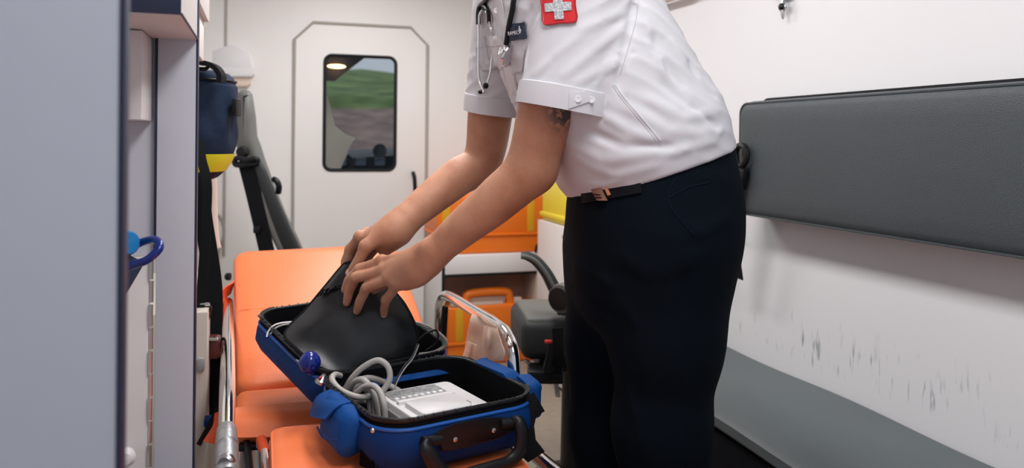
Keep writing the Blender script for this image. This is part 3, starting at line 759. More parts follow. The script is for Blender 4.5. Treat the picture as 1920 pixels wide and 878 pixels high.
# left rail
lr = [P(428, 566, 2.2), P(428, 600, 2.08), P(427.5, 650, 1.90), P(426.5, 730, 1.67), P(425, 812, 1.51)]
obj('side_rail', stube(lr, [.0122, .0135, .0160, .0165, .0155], 16, n=8), M_CHROME, st)
obj('rail_collar', lathe([(.0162, 0), (.0168, .006), (.0168, .02), (.0162, .026)], P(427, 655, 1.89), P(426.5, 730, 1.67) - P(427.5, 650, 1.90), 20), M_CHROME, st)
jd = (P(425, 880, 1.40) - P(425, 806, 1.52)).normalized()
obj('rail_joint', lathe([(.0165, 0), (.0185, .006), (.0195, .03), (.0205, .05), (.0205, .062), (.0185, .064), (.0185, .070), (.0212, .073), (.0212, .16)], P(425, 804, 1.525), jd, 20), M_ALU, st)
obj('joint_pivot', lathe([(.016, 0), (.016, .008), (.012, .012), (.001, .012)], P(425, 866, 1.40), -FW, 20), M_STEEL, st)
# right rail
XR = xr + .055
rr_ = [PX(824, 660, XR), PX(822, 620, XR), PX(824, 580, XR), PX(832, 556, XR), PX(850, 560, XR), PX(900, 590, XR), PX(928, 607, XR), PX(948, 625, XR), PX(960, 655, XR), PX(964, 700, XR), PX(966, 735, XR)]
obj('side_rail', stube(rr_, .0135, 16, n=6), M_CHROME, st)
obj('rail_post_shade', tube([PX(832, 575, XR) + V(.004, .0, 0), PX(830, 660, XR)], .009, 10), M_BLACK, st)  # black tube standing in for the shaded inner side of the far post
obj('lower_rail', tube([PX(940, 800, XR + .0), PX(1064, 905, XR)], .0135, 16), M_CHROME, st)
for s, x in ((0, xl + .03), (1, xr - .02)):
    obj('frame_tube', tube([V(x, .62, ZSE - .10), V(x, CL.y + .35, ZSE - .10)], .017, 12), M_STEEL, st)
for y in (.75, 1.25, 1.62, 2.1):
    obj('cross_bar', tube([V(xl + .03, y, ZSE - .10), V(xr - .02, y, ZSE - .10)], .014, 10), M_BLACK, st)
for y, dy in ((.8, .35), (1.95, -.35)):
    for x in (xl + .05, xr - .04):
        obj('leg', tube([V(x, y, ZSE - .10), V(x, y + dy * .2, .085)], .014, 10), M_STEEL, st)
        obj('wheel', lathe([(.02, -.016), (.06, -.016), (.07, -.008), (.07, .008), (.06, .016), (.02, .016)], (x, y + dy * .2, .07), (1, 0, 0), 20), M_BLACK, st)
obj('bracket', obox(PZ(476, 836, ZSE - .06), ((1, 0, 0), (0, 1, 0), (0, 0, 1)), (.03, .012, .006), .002), M_BLACK, st)
obj('bolt', lathe([(.007, 0), (.007, .012), (.004, .016)], PZ(487, 838, ZSE - .045), (0, -.4, 1), 10), M_STEEL, st)
obj('strut', tube([PZ(462, 822, ZSE - .05), PZ(470, 905, ZSE - .09)], .008, 8), M_BLACK, st)
obj('strut', tube([PZ(490, 826, ZSE - .035), PZ(498, 852, ZSE - .035)], .011, 10), M_ORFAB, st)
obj('strut_end', tube([PZ(496, 850, ZSE - .03), PZ(502, 900, ZSE - .03)], .010, 10), M_CHROME, st)
obj('restraint_flap', sheet([[P(404, 775, 1.62), P(400, 800, 1.62), P(382, 828, 1.62)], [P(416, 771, 1.61), P(411, 803, 1.60), P(398, 832, 1.60)], [P(432, 772, 1.60), P(428, 800, 1.60), P(414, 834, 1.60)]], .004), M_ORFAB, st)
obj('restraint_strap', ribbon([P(407, 640, 2.1), P(412, 590, 2.15), P(421, 555, 2.2), P(436, 538, 2.25)], FW, .045, .004), M_ORFAB, st)
obj('fastener', lathe([(.011, 0), (.011, .012), (.006, .016)], P(432, 519, 2.36), -R0, 10), M_BLACK, st)
obj('strap_edge', ribbon([P(409, 770, 1.75), P(392, 800, 1.72), P(372, 835, 1.70)], FW, .04, .004), M_WEB, st)
# latex glove over the right rail
M_LATEX = mat('latex', (.92, .80, .70), .55, bump=.35, bscale=45)
nt = M_LATEX.node_tree; tl = nt.nodes.new('ShaderNodeBsdfTranslucent'); tl.inputs[0].default_value = (1, .86, .76, 1)
ms = nt.nodes.new('ShaderNodeMixShader'); ms.inputs[0].default_value = .5
nt.links.new(nt.nodes['Principled BSDF'].outputs[0], ms.inputs[1]); nt.links.new(tl.outputs[0], ms.inputs[2]); nt.links.new(ms.outputs[0], nt.nodes['Material Output'].inputs[0])
gl = thing('latex_glove', 'crumpled pale latex glove draped over the chrome stretcher rail', 'glove', P(900, 680, 1.86))
a0, a1 = PX(886, 578, XR), PX(934, 609, XR)
def gp(px, py, off): return PX(px, py, XR + off)
obj('glove_palm', sheet([[gp(891, 588, .018), gp(905, 594, .018), gp(920, 603, .018), gp(934, 612, .016)],
                          [gp(888, 585, -.004), gp(902, 590, -.004), gp(918, 600, -.004), gp(934, 610, -.004)],
                          [gp(882, 600, -.022), gp(899, 606, -.020), gp(915, 614, -.022), gp(934, 622, -.020)],
                          [gp(876, 632, -.026), gp(895, 640, -.020), gp(915, 645, -.028), gp(940, 642, -.022)],
                          [gp(870, 662, -.030), gp(893, 670, -.022), gp(914, 674, -.030), gp(946, 660, -.024)],
                          [gp(858, 694, -.03), gp(884, 697, -.02), gp(912, 680, -.03), gp(944, 676, -.024)]], .002, n=5), M_LATEX, gl, angle=80)
obj('glove_finger', sheet([[gp(908, 612, -.026), gp(916, 614, -.034), gp(924, 619, -.026)], [gp(905, 632, -.032), gp(914, 634, -.042), gp(921, 635, -.032)], [gp(904, 648, -.034), gp(911, 655, -.042), gp(918, 652, -.034)]], .002, n=5), M_LATEX, gl, angle=80)
obj('glove_finger', sheet([[gp(878, 640, -.03), gp(886, 644, -.038), gp(895, 648, -.03)], [gp(868, 668, -.034), gp(878, 672, -.042), gp(888, 674, -.034)], [gp(855, 698, -.03), gp(866, 702, -.04), gp(880, 704, -.034)]], .002, n=5), M_LATEX, gl, angle=80)
obj('glove_cuff', stube([gp(889, 587, .0), gp(900, 590, -.018), gp(914, 601, -.020), gp(931, 612, -.016)], .0028, 8), M_LATEX, gl)

# ================================================================== swivel seat in the middle
s2 = thing('swivel_seat', 'dark grey swivel seat with curved armrest behind the paramedic', 'seat', (P(1075, 640, 2.45).x, P(1075, 640, 2.45).y, 0))
cst = P(1060, 640, 2.45); cst.z = .475
obj('seat_cushion', obox(cst, (R0 + FW * .12, FW - R0 * .12, ZW), (.155, .155, .058), .03, 4), M_SEATD, s2)
obj('seat_top_panel', obox(cst + V(0, 0, .052), (R0 + FW * .12, FW - R0 * .12, ZW), (.138, .14, .012), .01, 3), M_SEATG, s2)
obj('seat_pan', obox(cst + V(0, 0, -.075), (R0 + FW * .12, FW - R0 * .12, ZW), (.10, .12, .028), .008), M_BLACK, s2)
arm = crom([P(977, 479, 2.30), P(990, 481, 2.30), P(1006, 490, 2.30), P(1024, 512, 2.30), P(1038, 538, 2.30), P(1050, 560, 2.30)], 5)
obj('armrest', tube(arm, [.018, .024, .028, .030, .033, .036], 14, flat=(ZW * .5 + R0 * .7, .55)), M_SEATD, s2)
obj('armrest_trim', tube([p - FW * .030 + V(0, 0, .002) for p in arm], .0060, 8), M_SEATG, s2)
obj('armrest_pivot', lathe([(.040, 0), (.043, .006), (.043, .08), (.038, .09)], P(1050, 561, 2.25), R0 * .6 + FW * .8, 24), M_SEATG, s2)
obj('pivot_cap', lathe([(.032, 0), (.032, .004), (.001, .005)], P(1047, 561, 2.247), -FW * .8 - R0 * .6, 20), M_BLACK, s2)
obj('armrest_post', obox(P(1062, 605, 2.36), (R0, FW, ZW), (.028, .02, .075), .008), M_SEATD, s2)
bb = P(1130, 560, 2.5)
obj('backrest', obox((bb.x, bb.y, .67), (R0, FW, ZW + R0 * .12), (.04, .12, .16), .03, 3), M_SEATD, s2)
obj('belt_buckle', obox(P(1034, 668, 2.22), (R0, FW, ZW + R0 * .2), (.016, .012, .045), .006), M_BLACK, s2)
obj('red_button', obox(P(1028, 641, 2.215), (R0, FW, ZW), (.010, .009, .004), .002), mat('red_plastic', (.5, .02, .015), .4), s2)
obj('belt_webbing', ribbon([P(1045, 615, 2.2), P(1047, 660, 2.2), P(1042, 700, 2.22)], R0, .03, .008), M_WEB, s2)
obj('slide_rail', obox(P(1043, 724, 2.25), (R0, FW, ZW - R0 * .15), (.007, .01, .03), .002), M_STEEL, s2)
obj('seat_bracket', obox(P(1022, 700, 2.28), (R0, FW, ZW), (.05, .05, .018), .006), M_BLACK, s2)
obj('side_latch', obox(P(989, 679, 2.30), (R0 + ZW * -.6, FW, ZW), (.010, .008, .005), .002), M_STEEL, s2)
pc = P(1085, 700, 2.45)
obj('pedestal', lathe([(.15, 0), (.15, .012), (.055, .03), (.05, .38)], (pc.x, pc.y, 0), (0, 0, 1), 24), M_BLACK, s2)

# ================================================================== shelf unit and cases by the partition
YS = 3.56
sx0, sx1 = PY(829, 500, YS).x, PY(1012, 500, YS).x
zs0, zs1 = PY(920, 517, YS).z, PY(920, 477, YS).z
su_ = thing('shelf_unit', 'low white shelf unit with black edging right of the door', 'shelf', ((sx0 + sx1) / 2, YS + .18, 0))
obj('drawer_front', box((sx0 + .012, YS, zs0 + .012), (sx1 - .012, YS + .02, zs1 - .002), .003), M_WPLAST, su_)
obj('top_board', box((sx0, YS + .004, zs1 - .014), (sx1, YP - .001, zs1), .001), M_WPLAST, su_)
obj('bottom_board', box((sx0 + .012, YS + .004, zs0), (sx1 - .012, YP - .001, zs0 + .010), .001), M_BLACK, su_)
obj('side_panel', box((sx0 + .001, YS + .008, 0), (sx0 + .012, YP - .001, zs1 - .015), .001), M_PART, su_)
obj('front_post', box((sx0, YS - .002, 0), (sx0 + .013, YS + .008, zs1 - .015), .001), M_BLACK, su_)
obj('side_post', box((sx1 - .012, YS, 0), (sx1, YP - .001, zs1 - .015), .001), M_CREAM, su_)
obj('back_board', box((sx0 + .012, YS + .20, 0), (sx1 - .012, YS + .215, zs0), 0), M_BROWN, su_)
obj('guard_rail', stube([V(sx1 - .02, YS + .004, zs1 + .0), V(sx1 - .012, YS + .004, zs1 + .035), V(sx1 + .015, YS + .004, zs1 + .040), V(sx1 + .022, YS + .004, zs1 + .01), V(sx1 + .022, YS + .004, zs0 + .01)], .006, 8, n=5), M_BLACK, su_)
def case(name, label, px0, px1, Y, z0, z1, dep, seam, tapes, m, handle=None):
    x0, x1 = PY(px0, 450, Y).x, PY(px1, 450, Y).x
    t = thing(name, label, 'case', ((x0 + x1) / 2, Y + dep / 2, z0))
    obj('case_base', box((x0 + .006, Y + .006, z0), (x1 - .006, Y + dep - .006, seam), .012, 3), m, t)
    obj('case_lid', box((x0, Y, seam + .002), (x1, Y + dep, z1), .016, 3), m, t)
    obj('case_rim', box((x0 - .004, Y - .005, seam - .004), (x1 + .004, Y + dep + .004, seam + .010), .003), m, t)
    for tp in tapes:
        a = PY(tp, 450, Y).x
        obj('amber_tape', box((a - .018, Y - .002, seam + .012), (a + .018, Y + .003, z1 - .012), .001), M_YTAPE, t)
    return t, x0, x1
c1, _, _ = case('orange_case', 'closed orange plastic case standing on top of the white shelf', 820, 1022, YS + .02, zs1 + .001, PY(1000, 366, YS).z, .30, PY(1000, 440, YS).z, (836, 995), M_OCASE)
c2, x0, x1 = case('orange_case', 'orange carry case with top handle on the floor under the white shelf', 838, 1011, YS + .03, 0.001, PY(900, 575, YS).z, .15, PY(900, 647, YS).z, (863, 980), M_OCASE)
hz = PY(900, 575, YS).z
hx0, hx1 = PY(873, 560, YS + .06).x, PY(955, 560, YS + .06).x
obj('carry_handle', stube([V(hx0 - .01, YS + .06, hz - .03), V(hx0, YS + .06, hz + .02), V(hx0 + .025, YS + .06, hz + .050), V(hx1 - .025, YS + .06, hz + .052), V(hx1, YS + .06, hz + .02), V(hx1 + .01, YS + .06, hz - .03)], .020, 12), M_OCASE, c2)
obj('handle_recess', box((hx0 + .02, YS + .055, hz - .004), (hx1 - .02, YS + .075, hz + .034), .003), M_BROWN, c2)
obj('handle_label', box((hx0 + .03, YS + .040, hz - .004), (hx1 - .035, YS + .056, hz + .010), .002), M_CREAM, c2)
for px in (855, 976):
    obj('latch', box((PY(px, 560, YS).x - .018, YS + .03, hz - .002), (PY(px, 560, YS).x + .018, YS + .06, hz + .026), .005), M_CREAM, c2)
XS = 1.2
ysa, ysb = 2.86, XS / (ray(1008, 440).x / ray(1008, 440).y)
zsc = PX(1050, 424, XS).z
sd = thing('side_cabinet', 'white low cabinet under the yellow box by the right wall', 'cabinet', (1.27, 3.1, 0))
obj('cabinet_body', box((XS, ysa, .02), (XW - .002, ysb, zsc), .003), M_PART, sd)
obj('screw', lathe([(.008, 0), (.007, .003), (.001, .004)], PX(1056, 444, XS), (-1, 0, 0), 12), M_GREYP, sd)
obj('foot', box((XS + .02, ysa + .02, 0), (XW - .01, ysb - .02, .021), 0), M_BLACK, sd)
yb = thing('yellow_box', 'bright yellow plastic box partly hidden behind the paramedic', 'box', (1.27, 3.05, zsc))
zy1 = PX(1030, 322, XS).z
obj('box_body', box((XS + .012, ysa + .02, zsc + .002), (XW - .006, ysb - .02, zy1 - .02), .012, 3), M_YCASE, yb)
obj('box_rim', box((XS + .002, ysa + .012, zsc + .018), (XW - .005, ysb - .012, zsc + .040), .006), M_YCASE, yb)
obj('box_lid', box((XS + .004, ysa + .012, zy1 - .02), (XW - .005, ysb - .012, zy1 + .01), .008), M_YCASE, yb)
obj('box_catch', box((XS - .004, 3.05, zy1 - .06), (XS + .012, 3.09, zy1), .003), M_YTAPE, yb)

# ================================================================== blue equipment bag on the stretcher
E1 = (R0 * .84 + FW * .543).normalized(); E2 = (FW * .84 - R0 * .543).normalized()
def B(s, t, z): return V(0, 0, z) + E1 * s + E2 * t
def PT(px, py, t): d = ray(px, py); return CAM + d * (t / d.dot(E2))
def PS(px, py, s): d = ray(px, py); return CAM + d * (s / d.dot(E1))
S0, S1, T0, T1, ZR = .510, .815, .153 + 1.0, 1.462, .60
bag = thing('equipment_bag', 'open royal blue zip-up equipment bag with black lining on the stretcher', 'bag', B(.66, 1.31, ZLE))
def shell(o, u, v, n, poly, depth, bulge=.008):
    def L(pp, h): return [o + u * x + v * y + n * h for x, y in pp]
    outer = [L(inset(poly, .035), -depth), L(inset(poly, .016), -depth + .004), L(inset(poly, .003), -depth + .018), L(inset(poly, -bulge), -depth * .55), L(inset(poly, -bulge * .7), -depth * .28), L(inset(poly, 0), -.012)]
    sh = obj('shell', rings(outer, cap1=False), M_BLUE, bag, angle=60)
    inn = [L(inset(poly, -.0005), -.012), L(inset(poly, .001), -.002), L(inset(poly, .006), 0), L(inset(poly, .010), -.008), L(inset(poly, .013), -depth * .5), L(inset(poly, .022), -depth + .012), L(inset(poly, .04), -depth + .009)]
    obj('lining', rings(inn, cap0=False), M_LINE, sh, angle=60)
    obj('piping', tube(L(inset(poly, -.001), -.0135), .0032, 8, closed=True), mat('blue_piping', (.008, .10, .42), .5), sh)
    obj('zipper_tape', tube(L(inset(poly, .003), .0), .0045, 8, closed=True), M_BLACK, sh)
    fine = crom([(*p, 0) for p in inset(poly, .001)], 10, closed=True)
    bm = NB(); acc = 0; last = None
    for i, p in enumerate(fine):
        if last is not None:
            acc += (p - last).length
        if last is None or acc > .0028:
            acc = 0; tdir = (fine[(i + 1) % len(fine)] - p); tdir = (u * tdir.x + v * tdir.y).normalized()
            add_obox(bm, o + u * p.x + v * p.y + n * .0035, (tdir, n, tdir.cross(n)), (.0008, .0016, .0028))
        last = p
    z = obj('zipper_teeth', bm, M_GREYP if False else mat('black_zip_teeth', (.02, .021, .023), .35), sh, smooth=False); z['kind'] = 'stuff'
    return sh
fp = rrect(S1 - S0, T1 - T0, .062, 10)
o1 = B((S0 + S1) / 2, (T0 + T1) / 2, ZR)
sh1 = shell(o1, E1, E2, ZW, fp, .092)
lab(sh1, 'front half of the bag holding the white recorder')
C0 = PZ(603, 708, ZR); F0 = PZ(474, 585, .662)
b2 = (F0 - C0); LB = b2.length; b2.normalize(); b1 = (E1 - b2 * E1.dot(b2)).normalized(); bn = b1.cross(b2)
o2 = C0 + b1 * ((S1 - S0) / 2) + b2 * (LB / 2)
sh2 = shell(o2, b1, b2, bn, rrect(S1 - S0, LB, .055, 10), .088)
lab(sh2, 'rear half of the bag lying open towards the backrest')
def B2(x, y, h): return o2 + b1 * x + b2 * y + bn * h
obj('hinge_panel', sheet([[B(S0 + .03 + (S1 - S0 - .06) * i / 4, T1 - .02, ZR - .03) for i in range(5)], [B(S0 + .03 + (S1 - S0 - .06) * i / 4, T1 + .012, ZR - .008) for i in range(5)], [B2(-.1225 + .245 * i / 4, -LB / 2 + .02, -.03) for i in range(5)]], .004), M_BLUEP, bag)
# inner flap lifted by the hands
FG = [[(590, 686, 1.56), (630, 697, 1.57), (680, 700, 1.585), (730, 695, 1.61), (778, 668, 1.64)],
      [(556, 655, 1.575), (615, 655, 1.585), (675, 655, 1.59), (735, 650, 1.61), (784, 648, 1.64)],
      [(535, 625, 1.62), (600, 612, 1.60), (665, 605, 1.605), (725, 603, 1.61), (777, 610, 1.64)],
      [(575, 580, 1.645), (615, 568, 1.63), (665, 560, 1.622), (715, 562, 1.628), (760, 575, 1.648)],
      [(606, 543, 1.655), (632, 525, 1.645), (668, 520, 1.638), (705, 525, 1.640), (745, 555, 1.652)],
      [(641, 501, 1.662), (652, 494, 1.655), (670, 492, 1.650), (690, 495, 1.652), (715, 520, 1.655)]]
M_FLAP = mat('black_coated_nylon', (.010, .012, .014), .33, bump=.2, bscale=18, vary=.3, vscale=30, spec=.55)
fl = obj('inner_flap', sheet([[P(*q) for q in r] for r in FG], .005, n=6), M_FLAP, bag, angle=60)
edge = [P(*r[0]) for r in FG] + [P(*q) for q in FG[-1][1:]] + [P(*r[-1]) for r in FG[::-1][1:]]
obj('flap_binding', stube(edge, .0042, 8, n=6), M_WEB, fl)
for k in range(9):
    a = P(596 + k * 5, 556 - k * 1.5, 1.64 - k * .0006)
    obj('velcro_tuft', stube([a, a + RT * (.006 + .002 * (k % 3)) + UP * (.009 + .004 * (k % 2)) - FW * .008, a + RT * .014 + UP * (.010 + .003 * (k % 3)) - FW * .012], .0016, 6, n=4), M_WEB, fl)
# pouches and straps
def pouch(name, c, u, v, n, w_, h_, d_, m=M_BLUEP):
    rs = []
    for ins, hh in ((.0, 0), (-.004, d_ * .3), (-.003, d_ * .65), (.005, d_ * .9), (.016, d_)):
        pl = inset(rrect(w_, h_, min(w_, h_) * .28, 6), ins)
        rs.append([c + u * (x + .004 * math.sin(y * 90 + hh * 60)) + v * (y + .003 * math.sin(x * 110)) + n * (hh + .004 * math.sin(x * 70 + y * 50)) for x, y in pl])
    return obj(name, rings(rs), m, bag, angle=60)
pc1 = pouch('side_pouch', B(S0 + .004, 1.300, .562), -E2, ZW, -E1, .110, .074, .036)
pfl = obj('pouch_flap', sheet([[B(S0 - .004, 1.375, .600), B(S0 - .004, 1.335, .604), B(S0 - .002, 1.28, .603)], [B(S0 - .024, 1.39, .585), B(S0 - .030, 1.345, .590), B(S0 - .024, 1.285, .598)], [B(S0 - .030, 1.41, .548), B(S0 - .040, 1.355, .562), B(S0 - .040, 1.30, .575)]], .003, n=5), M_BLUEP, pc1)
obj('pouch_seam', stube([B(S0 - .042, 1.335, .552), B(S0 - .046, 1.29, .548), B(S0 - .040, 1.238, .560)], .0016, 6), M_BLUE, pc1)
obj('mesh_panel', sheet([[B(S0 + .014 - .014, 1.232, .575), B(S0 + .006, 1.205, .578)], [B(S0 - .006, 1.23, .515), B(S0 + .004, 1.195, .515)]], .003, n=5), M_LINE, bag)
pc2 = pouch('side_pouch', B(S1 - .004, 1.325, .563), E2, ZW, E1, .15, .088, .040)
pc3 = pouch('crumpled_pouch', B(S1 + .010, 1.235, .572), E2, ZW, E1, .06, .062, .034)
tb = [(984, 746), (1000, 736), (1021, 772), (1005, 782), (1001, 800), (1004, 826), (1021, 848), (990, 868), (972, 852)]
t_tab = PT(985, 790, 1.165)
zt_ = (t_tab - CAM).dot(FW)
obj('corner_strap', prism([((x - CX) / F * zt_, -(y - CY) / F * zt_) for x, y in tb][::-1], CAM + FW * zt_, RT, UP, (FW * .9 + R0 * .2).normalized(), .004, .001), M_WEB, bag)
# carry handle on the front face
TH = T0 - .012
hp = [(811, 815), (830, 803), (849, 795), (880, 788), (911, 783), (940, 782), (953, 785), (965, 793), (966, 808), (950, 816), (932, 824), (885, 837), (840, 847), (826, 846), (818, 824)]
def face_poly(pp, t, dt):
    return [[PT(x, y, t + k) for x, y in pp] for k in dt]
hc = np.mean(np.array(hp), 0)
hp_in = [tuple(hc + (np.array(p) - hc) * .93) for p in hp]
hb_ = rings([[PT(x, y, T0 + .004) for x, y in hp], [PT(x, y, T0 - .010) for x, y in hp], [PT(x, y, T0 - .016) for x, y in hp_in]])
hpl = obj('handle_plate', hb_, M_BLACK, bag, angle=50)
lab(hpl, 'black handle plate with two screws')
for px, py in ((853, 824), (925, 807)):
    obj('screw', lathe([(.0042, 0), (.0040, .0022), (.0015, .003), (.001, .0015)], PT(px, py, T0 - .0155), -E2, 16), M_STEEL, hpl)
hl = [(806, 829), (800, 838), (808, 858), (826, 884), (852, 897), (890, 886), (925, 876), (955, 866), (973, 848), (979, 824), (977, 802), (970, 790), (956, 792)]
obj('carry_handle', stube([PT(x, y, T0 - dt) for (x, y), dt in zip(hl, (.010, .028, .034, .036, .036, .036, .036, .034, .034, .034, .032, .026, .012))], [.010, .0115, .0125, .0125, .012, .011, .011, .0115, .0125, .0125, .0115, .010, .009], 14, n=6, flat=(E2, .7)), M_BLACK, bag)
obj('handle_stub', tube([PT(792, 829, T0 - .016), PT(826, 824, T0 - .014)], .0085, 12), M_BLACK, bag)
obj('handle_stub', tube([PT(938, 795, T0 - .016), PT(972, 791, T0 - .02)], .0085, 12), M_BLACK, bag)
obj('snap_stud', ball(PS(699, 808, S0 - .006), .004, 1, 1, 1, 10), M_STEEL, bag)

# ------------------------------------------------------------------ contents
dv = thing('ecg_recorder', 'white portable heart recorder with grey keypad lying in the bag', 'medical device', B(.66, 1.28, .52))
ds0, ds1, dt0, dt1, dz = .588, .738, 1.188, 1.362, .584
def dprism(s0, s1, t0, t1, z0, z1, r, bev): return prism(rrect(s1 - s0, t1 - t0, r, 6), B((s0 + s1) / 2, (t0 + t1) / 2, z0), E1, E2, ZW, z1 - z0, bev)
obj('device_body', dprism(ds0, ds1, dt0, dt1, .520, dz, .014, .004), M_WPLAST, dv)
obj('keypad', dprism(ds0 + .008, ds1 - .035, dt1 - .064, dt1 - .010, dz - .002, dz + .0012, .004, .0005), mat('keypad_grey', (.30, .31, .32), .45, vary=.5, vscale=160), dv)
for k in range(8):
    obj('key', lathe([(.0045, 0), (.0045, .0018), (.003, .0028), (.0005, .003)], B(ds0 + .016 + k * .0125, dt1 - .057, dz + .001), ZW, 12), M_WPLAST, dv)
for k in range(6):
    obj('key', lathe([(.003, 0), (.003, .001), (.0005, .0015)], B(ds0 + .02 + k * .0155, dt1 - .030, dz + .001), ZW, 10), M_GREYP, dv)
obj('ridge', dprism(ds0 + .006, ds1 - .030, dt1 - .086, dt1 - .074, dz - .001, dz + .006, .003, .0015), M_WPLAST, dv)
obj('printer_cover', dprism(ds0 + .012, ds1 - .040, dt0 + .004, dt1 - .090, dz - .004, dz + .009, .012, .004), M_WPLAST, dv)
obj('connector_face', obox(B(ds0 - .001, (dt0 + dt1) / 2 - .02, .55), (E1, E2, ZW), (.003, .05, .022), .002), M_GREYP, dv)
obj('cover_latch', dprism(ds1 - .040, ds1 - .030, dt0 + .03, dt0 + .045, dz - .001, dz + .003, .002, .0005), M_GREYP, dv)
cbl = thing('patient_cable', 'thick grey patient cable coiled in loops beside the white recorder', 'cable', P(690, 740, 1.46))
def cab_loop(pts, zs, r=.0056, name='cable_loop'):
    zs = np.interp(np.linspace(0, 1, len(pts)), np.linspace(0, 1, len(zs)), zs)
    return obj(name, stube([P(x, y, z) for (x, y), z in zip(pts, zs)], r, 12, n=8), M_CABLE, cbl)
cab_loop([(638, 705), (628, 703), (622.5, 711), (631, 725), (648, 737), (673, 745), (698, 741), (707, 728)], (1.51, 1.46, 1.435, 1.45))
cab_loop([(648, 729), (661, 708), (682, 688), (708, 676), (726, 686), (731, 708), (721, 729), (704, 746)], (1.49, 1.48, 1.47, 1.46))
cab_loop([(655, 732), (666, 716), (680, 712), (693, 724), (702, 744), (708, 775), (709, 800)], (1.485, 1.46, 1.44, 1.43))
cab_loop([(668, 737), (683, 726), (700, 724), (713, 737), (720, 759), (722, 785), (722, 800)], (1.455, 1.425, 1.40, 1.395))
cab_loop([(676, 712), (692, 709), (712, 714), (735, 726), (758, 740)], (1.49, 1.50, 1.50))
cab_loop([(684, 722), (690, 742), (694, 765), (697, 795)], (1.475, 1.45, 1.44), .0052)
cab_loop([(664, 737), (672, 724), (688, 719), (699, 735), (702, 765), (704, 798)], (1.475, 1.455, 1.43), .0052)
cab_loop([(660, 742), (668, 752), (690, 754), (712, 752)], (1.50, 1.48), .0052)
el = thing('suction_electrode', 'shiny round blue rubber bulb electrode at the bag hinge', 'electrode', P(581, 700, 1.525))
M_BULB = mat('glossy_blue_rubber', (.006, .018, .20), .16)
obj('bulb', lathe([(.001, -.021), (.0095, -.0187), (.0165, -.013), (.0205, -.004), (.0208, .002), (.0185, .010), (.0125, .0172), (.0055, .0205), (.001, .021)], P(581, 680, 1.525), UP, 28), M_BULB, el)
obj('bulb_neck', lathe([(.006, -.030), (.007, -.026), (.007, -.015)], P(581, 680, 1.525), UP - RT * .1 - FW * .5, 16), M_BULB, el)
obj('electrode_cup', lathe([(.012, -.012), (.013, -.006), (.007, .0), (.004, .006)], P(606, 708, 1.50), (UP + RT * .4), 16), M_STEEL, el)
obj('red_ring', ball(P(600, 709, 1.49), .003), mat('red_plastic', (.5, .02, .015), .4), el)
lw = [('pale lead wire curving inside the rear half of the bag', [(548, 604), (528, 606), (513, 611), (503, 622), (500, 632)], (1.72, 1.70, 1.69), M_WPLAST, .0018),
      ('second pale lead wire close below the first in the bag', [(548, 607), (530, 610), (516, 616), (507, 627)], (1.72, 1.70, 1.69), M_CABLE, .0018),
      ('pale lead wire looping behind the blue bulb', [(535, 636), (524, 640), (525, 650), (536, 663), (552, 673), (568, 682)], (1.68, 1.66, 1.56), M_WPLAST, .0018),
      ('grey lead wire running straight to the blue bulb', [(530, 652), (540, 664), (555, 676), (570, 686)], (1.66, 1.62, 1.56), M_CABLE, .0018),
      ('pale grey lead wire looping out beside the flap on the right', [(770, 603), (792, 608), (812, 617), (832, 632), (838, 644), (828, 655), (808, 663), (784, 667)], (1.68, 1.66, 1.68), M_CABLE, .0025),
      ('inner grey lead wire following the loop on the right', [(774, 606), (795, 613), (815, 622), (833, 638), (830, 650), (812, 660), (786, 664)], (1.685, 1.665, 1.685), M_CABLE, .002),
      ('thin black lead wire looping out on the right of the flap', [(776, 660), (783, 640), (800, 625), (816, 619), (822, 630), (815, 646), (797, 659)], (1.63, 1.65, 1.66), M_BLACK, .002),
      ('thin black lead wire dropping towards the white recorder', [(783, 645), (772, 670), (757, 688), (745, 708), (733, 735), (729, 748)], (1.62, 1.56, 1.48), M_BLACK, .002),
      ('thin grey lead wire beside the black one above the recorder', [(785, 647), (775, 671), (760, 690), (748, 709), (737, 735)], (1.62, 1.56, 1.48), M_GREYP, .0014)]
for labl, pts, zs, m_, r in lw:
    zz = np.interp(np.linspace(0, 1, len(pts)), np.linspace(0, 1, len(zs)), zs)
    tag(obj('lead_wire', stube([P(x, y, z) for (x, y), z in zip(pts, zz)], r, 8, n=7), m_), labl, 'wire', 'lead wires in the bag')

# ================================================================== the paramedic
def LV(deg): a = math.radians(deg); return R0 * math.sin(a) - FW * math.cos(a)          # his left side
def FV(deg): a = math.radians(deg); return -R0 * math.cos(a) - FW * math.sin(a)         # the way he faces
foot0 = P(1200, 700, 1.53)
man = thing('person', 'person in white short-sleeved shirt and navy trousers bending over the blue bag', 'person', (foot0.x, foot0.y, 0))
Np = lambda v: np.array(v, np.float32)
# joints
Lsh, Lup, Lel = P(1092, -35, 1.41), P(1030, 190, 1.41), P(992, 312, 1.435)
Lf1, Lf2, Lwr = P(934, 373, 1.455), P(872, 424, 1.475), P(808, 480, 1.50)
Rsh, Rup, Rel = P(950, -15, 1.72), P(922, 190, 1.75), P(905, 298, 1.76)
Rf1, Rf2, Rwr = P(858, 333, 1.735), P(806, 374, 1.70), P(752, 420, 1.66)
neck0 = P(1000, -55, 1.56)
hf = (FV(32) * .88 - ZW * .47).normalized(); hl_ = LV(32); hu = hl_.cross(hf) * -1
hu = hf.cross(hl_) if hf.cross(hl_).z > 0 else hl_.cross(hf)
head = P(958, -236, 1.55)
allp = [Lsh, Lel, Lwr, Rsh, Rel, Rwr, neck0, head + hu * .13, head + hf * .15, head - hf * .15, P(1230, 300, 1.53), P(640, 600, 1.62), P(640, 420, 1.75), P(1190, 100, 1.30), P(720, 600, 1.5), P(1000, -40, 1.85)]
lo_ = np.min([Np(p) for p in allp], 0) - .07; hi_ = np.max([Np(p) for p in allp], 0) + .07
BD = Field(lo_, hi_, .0022)
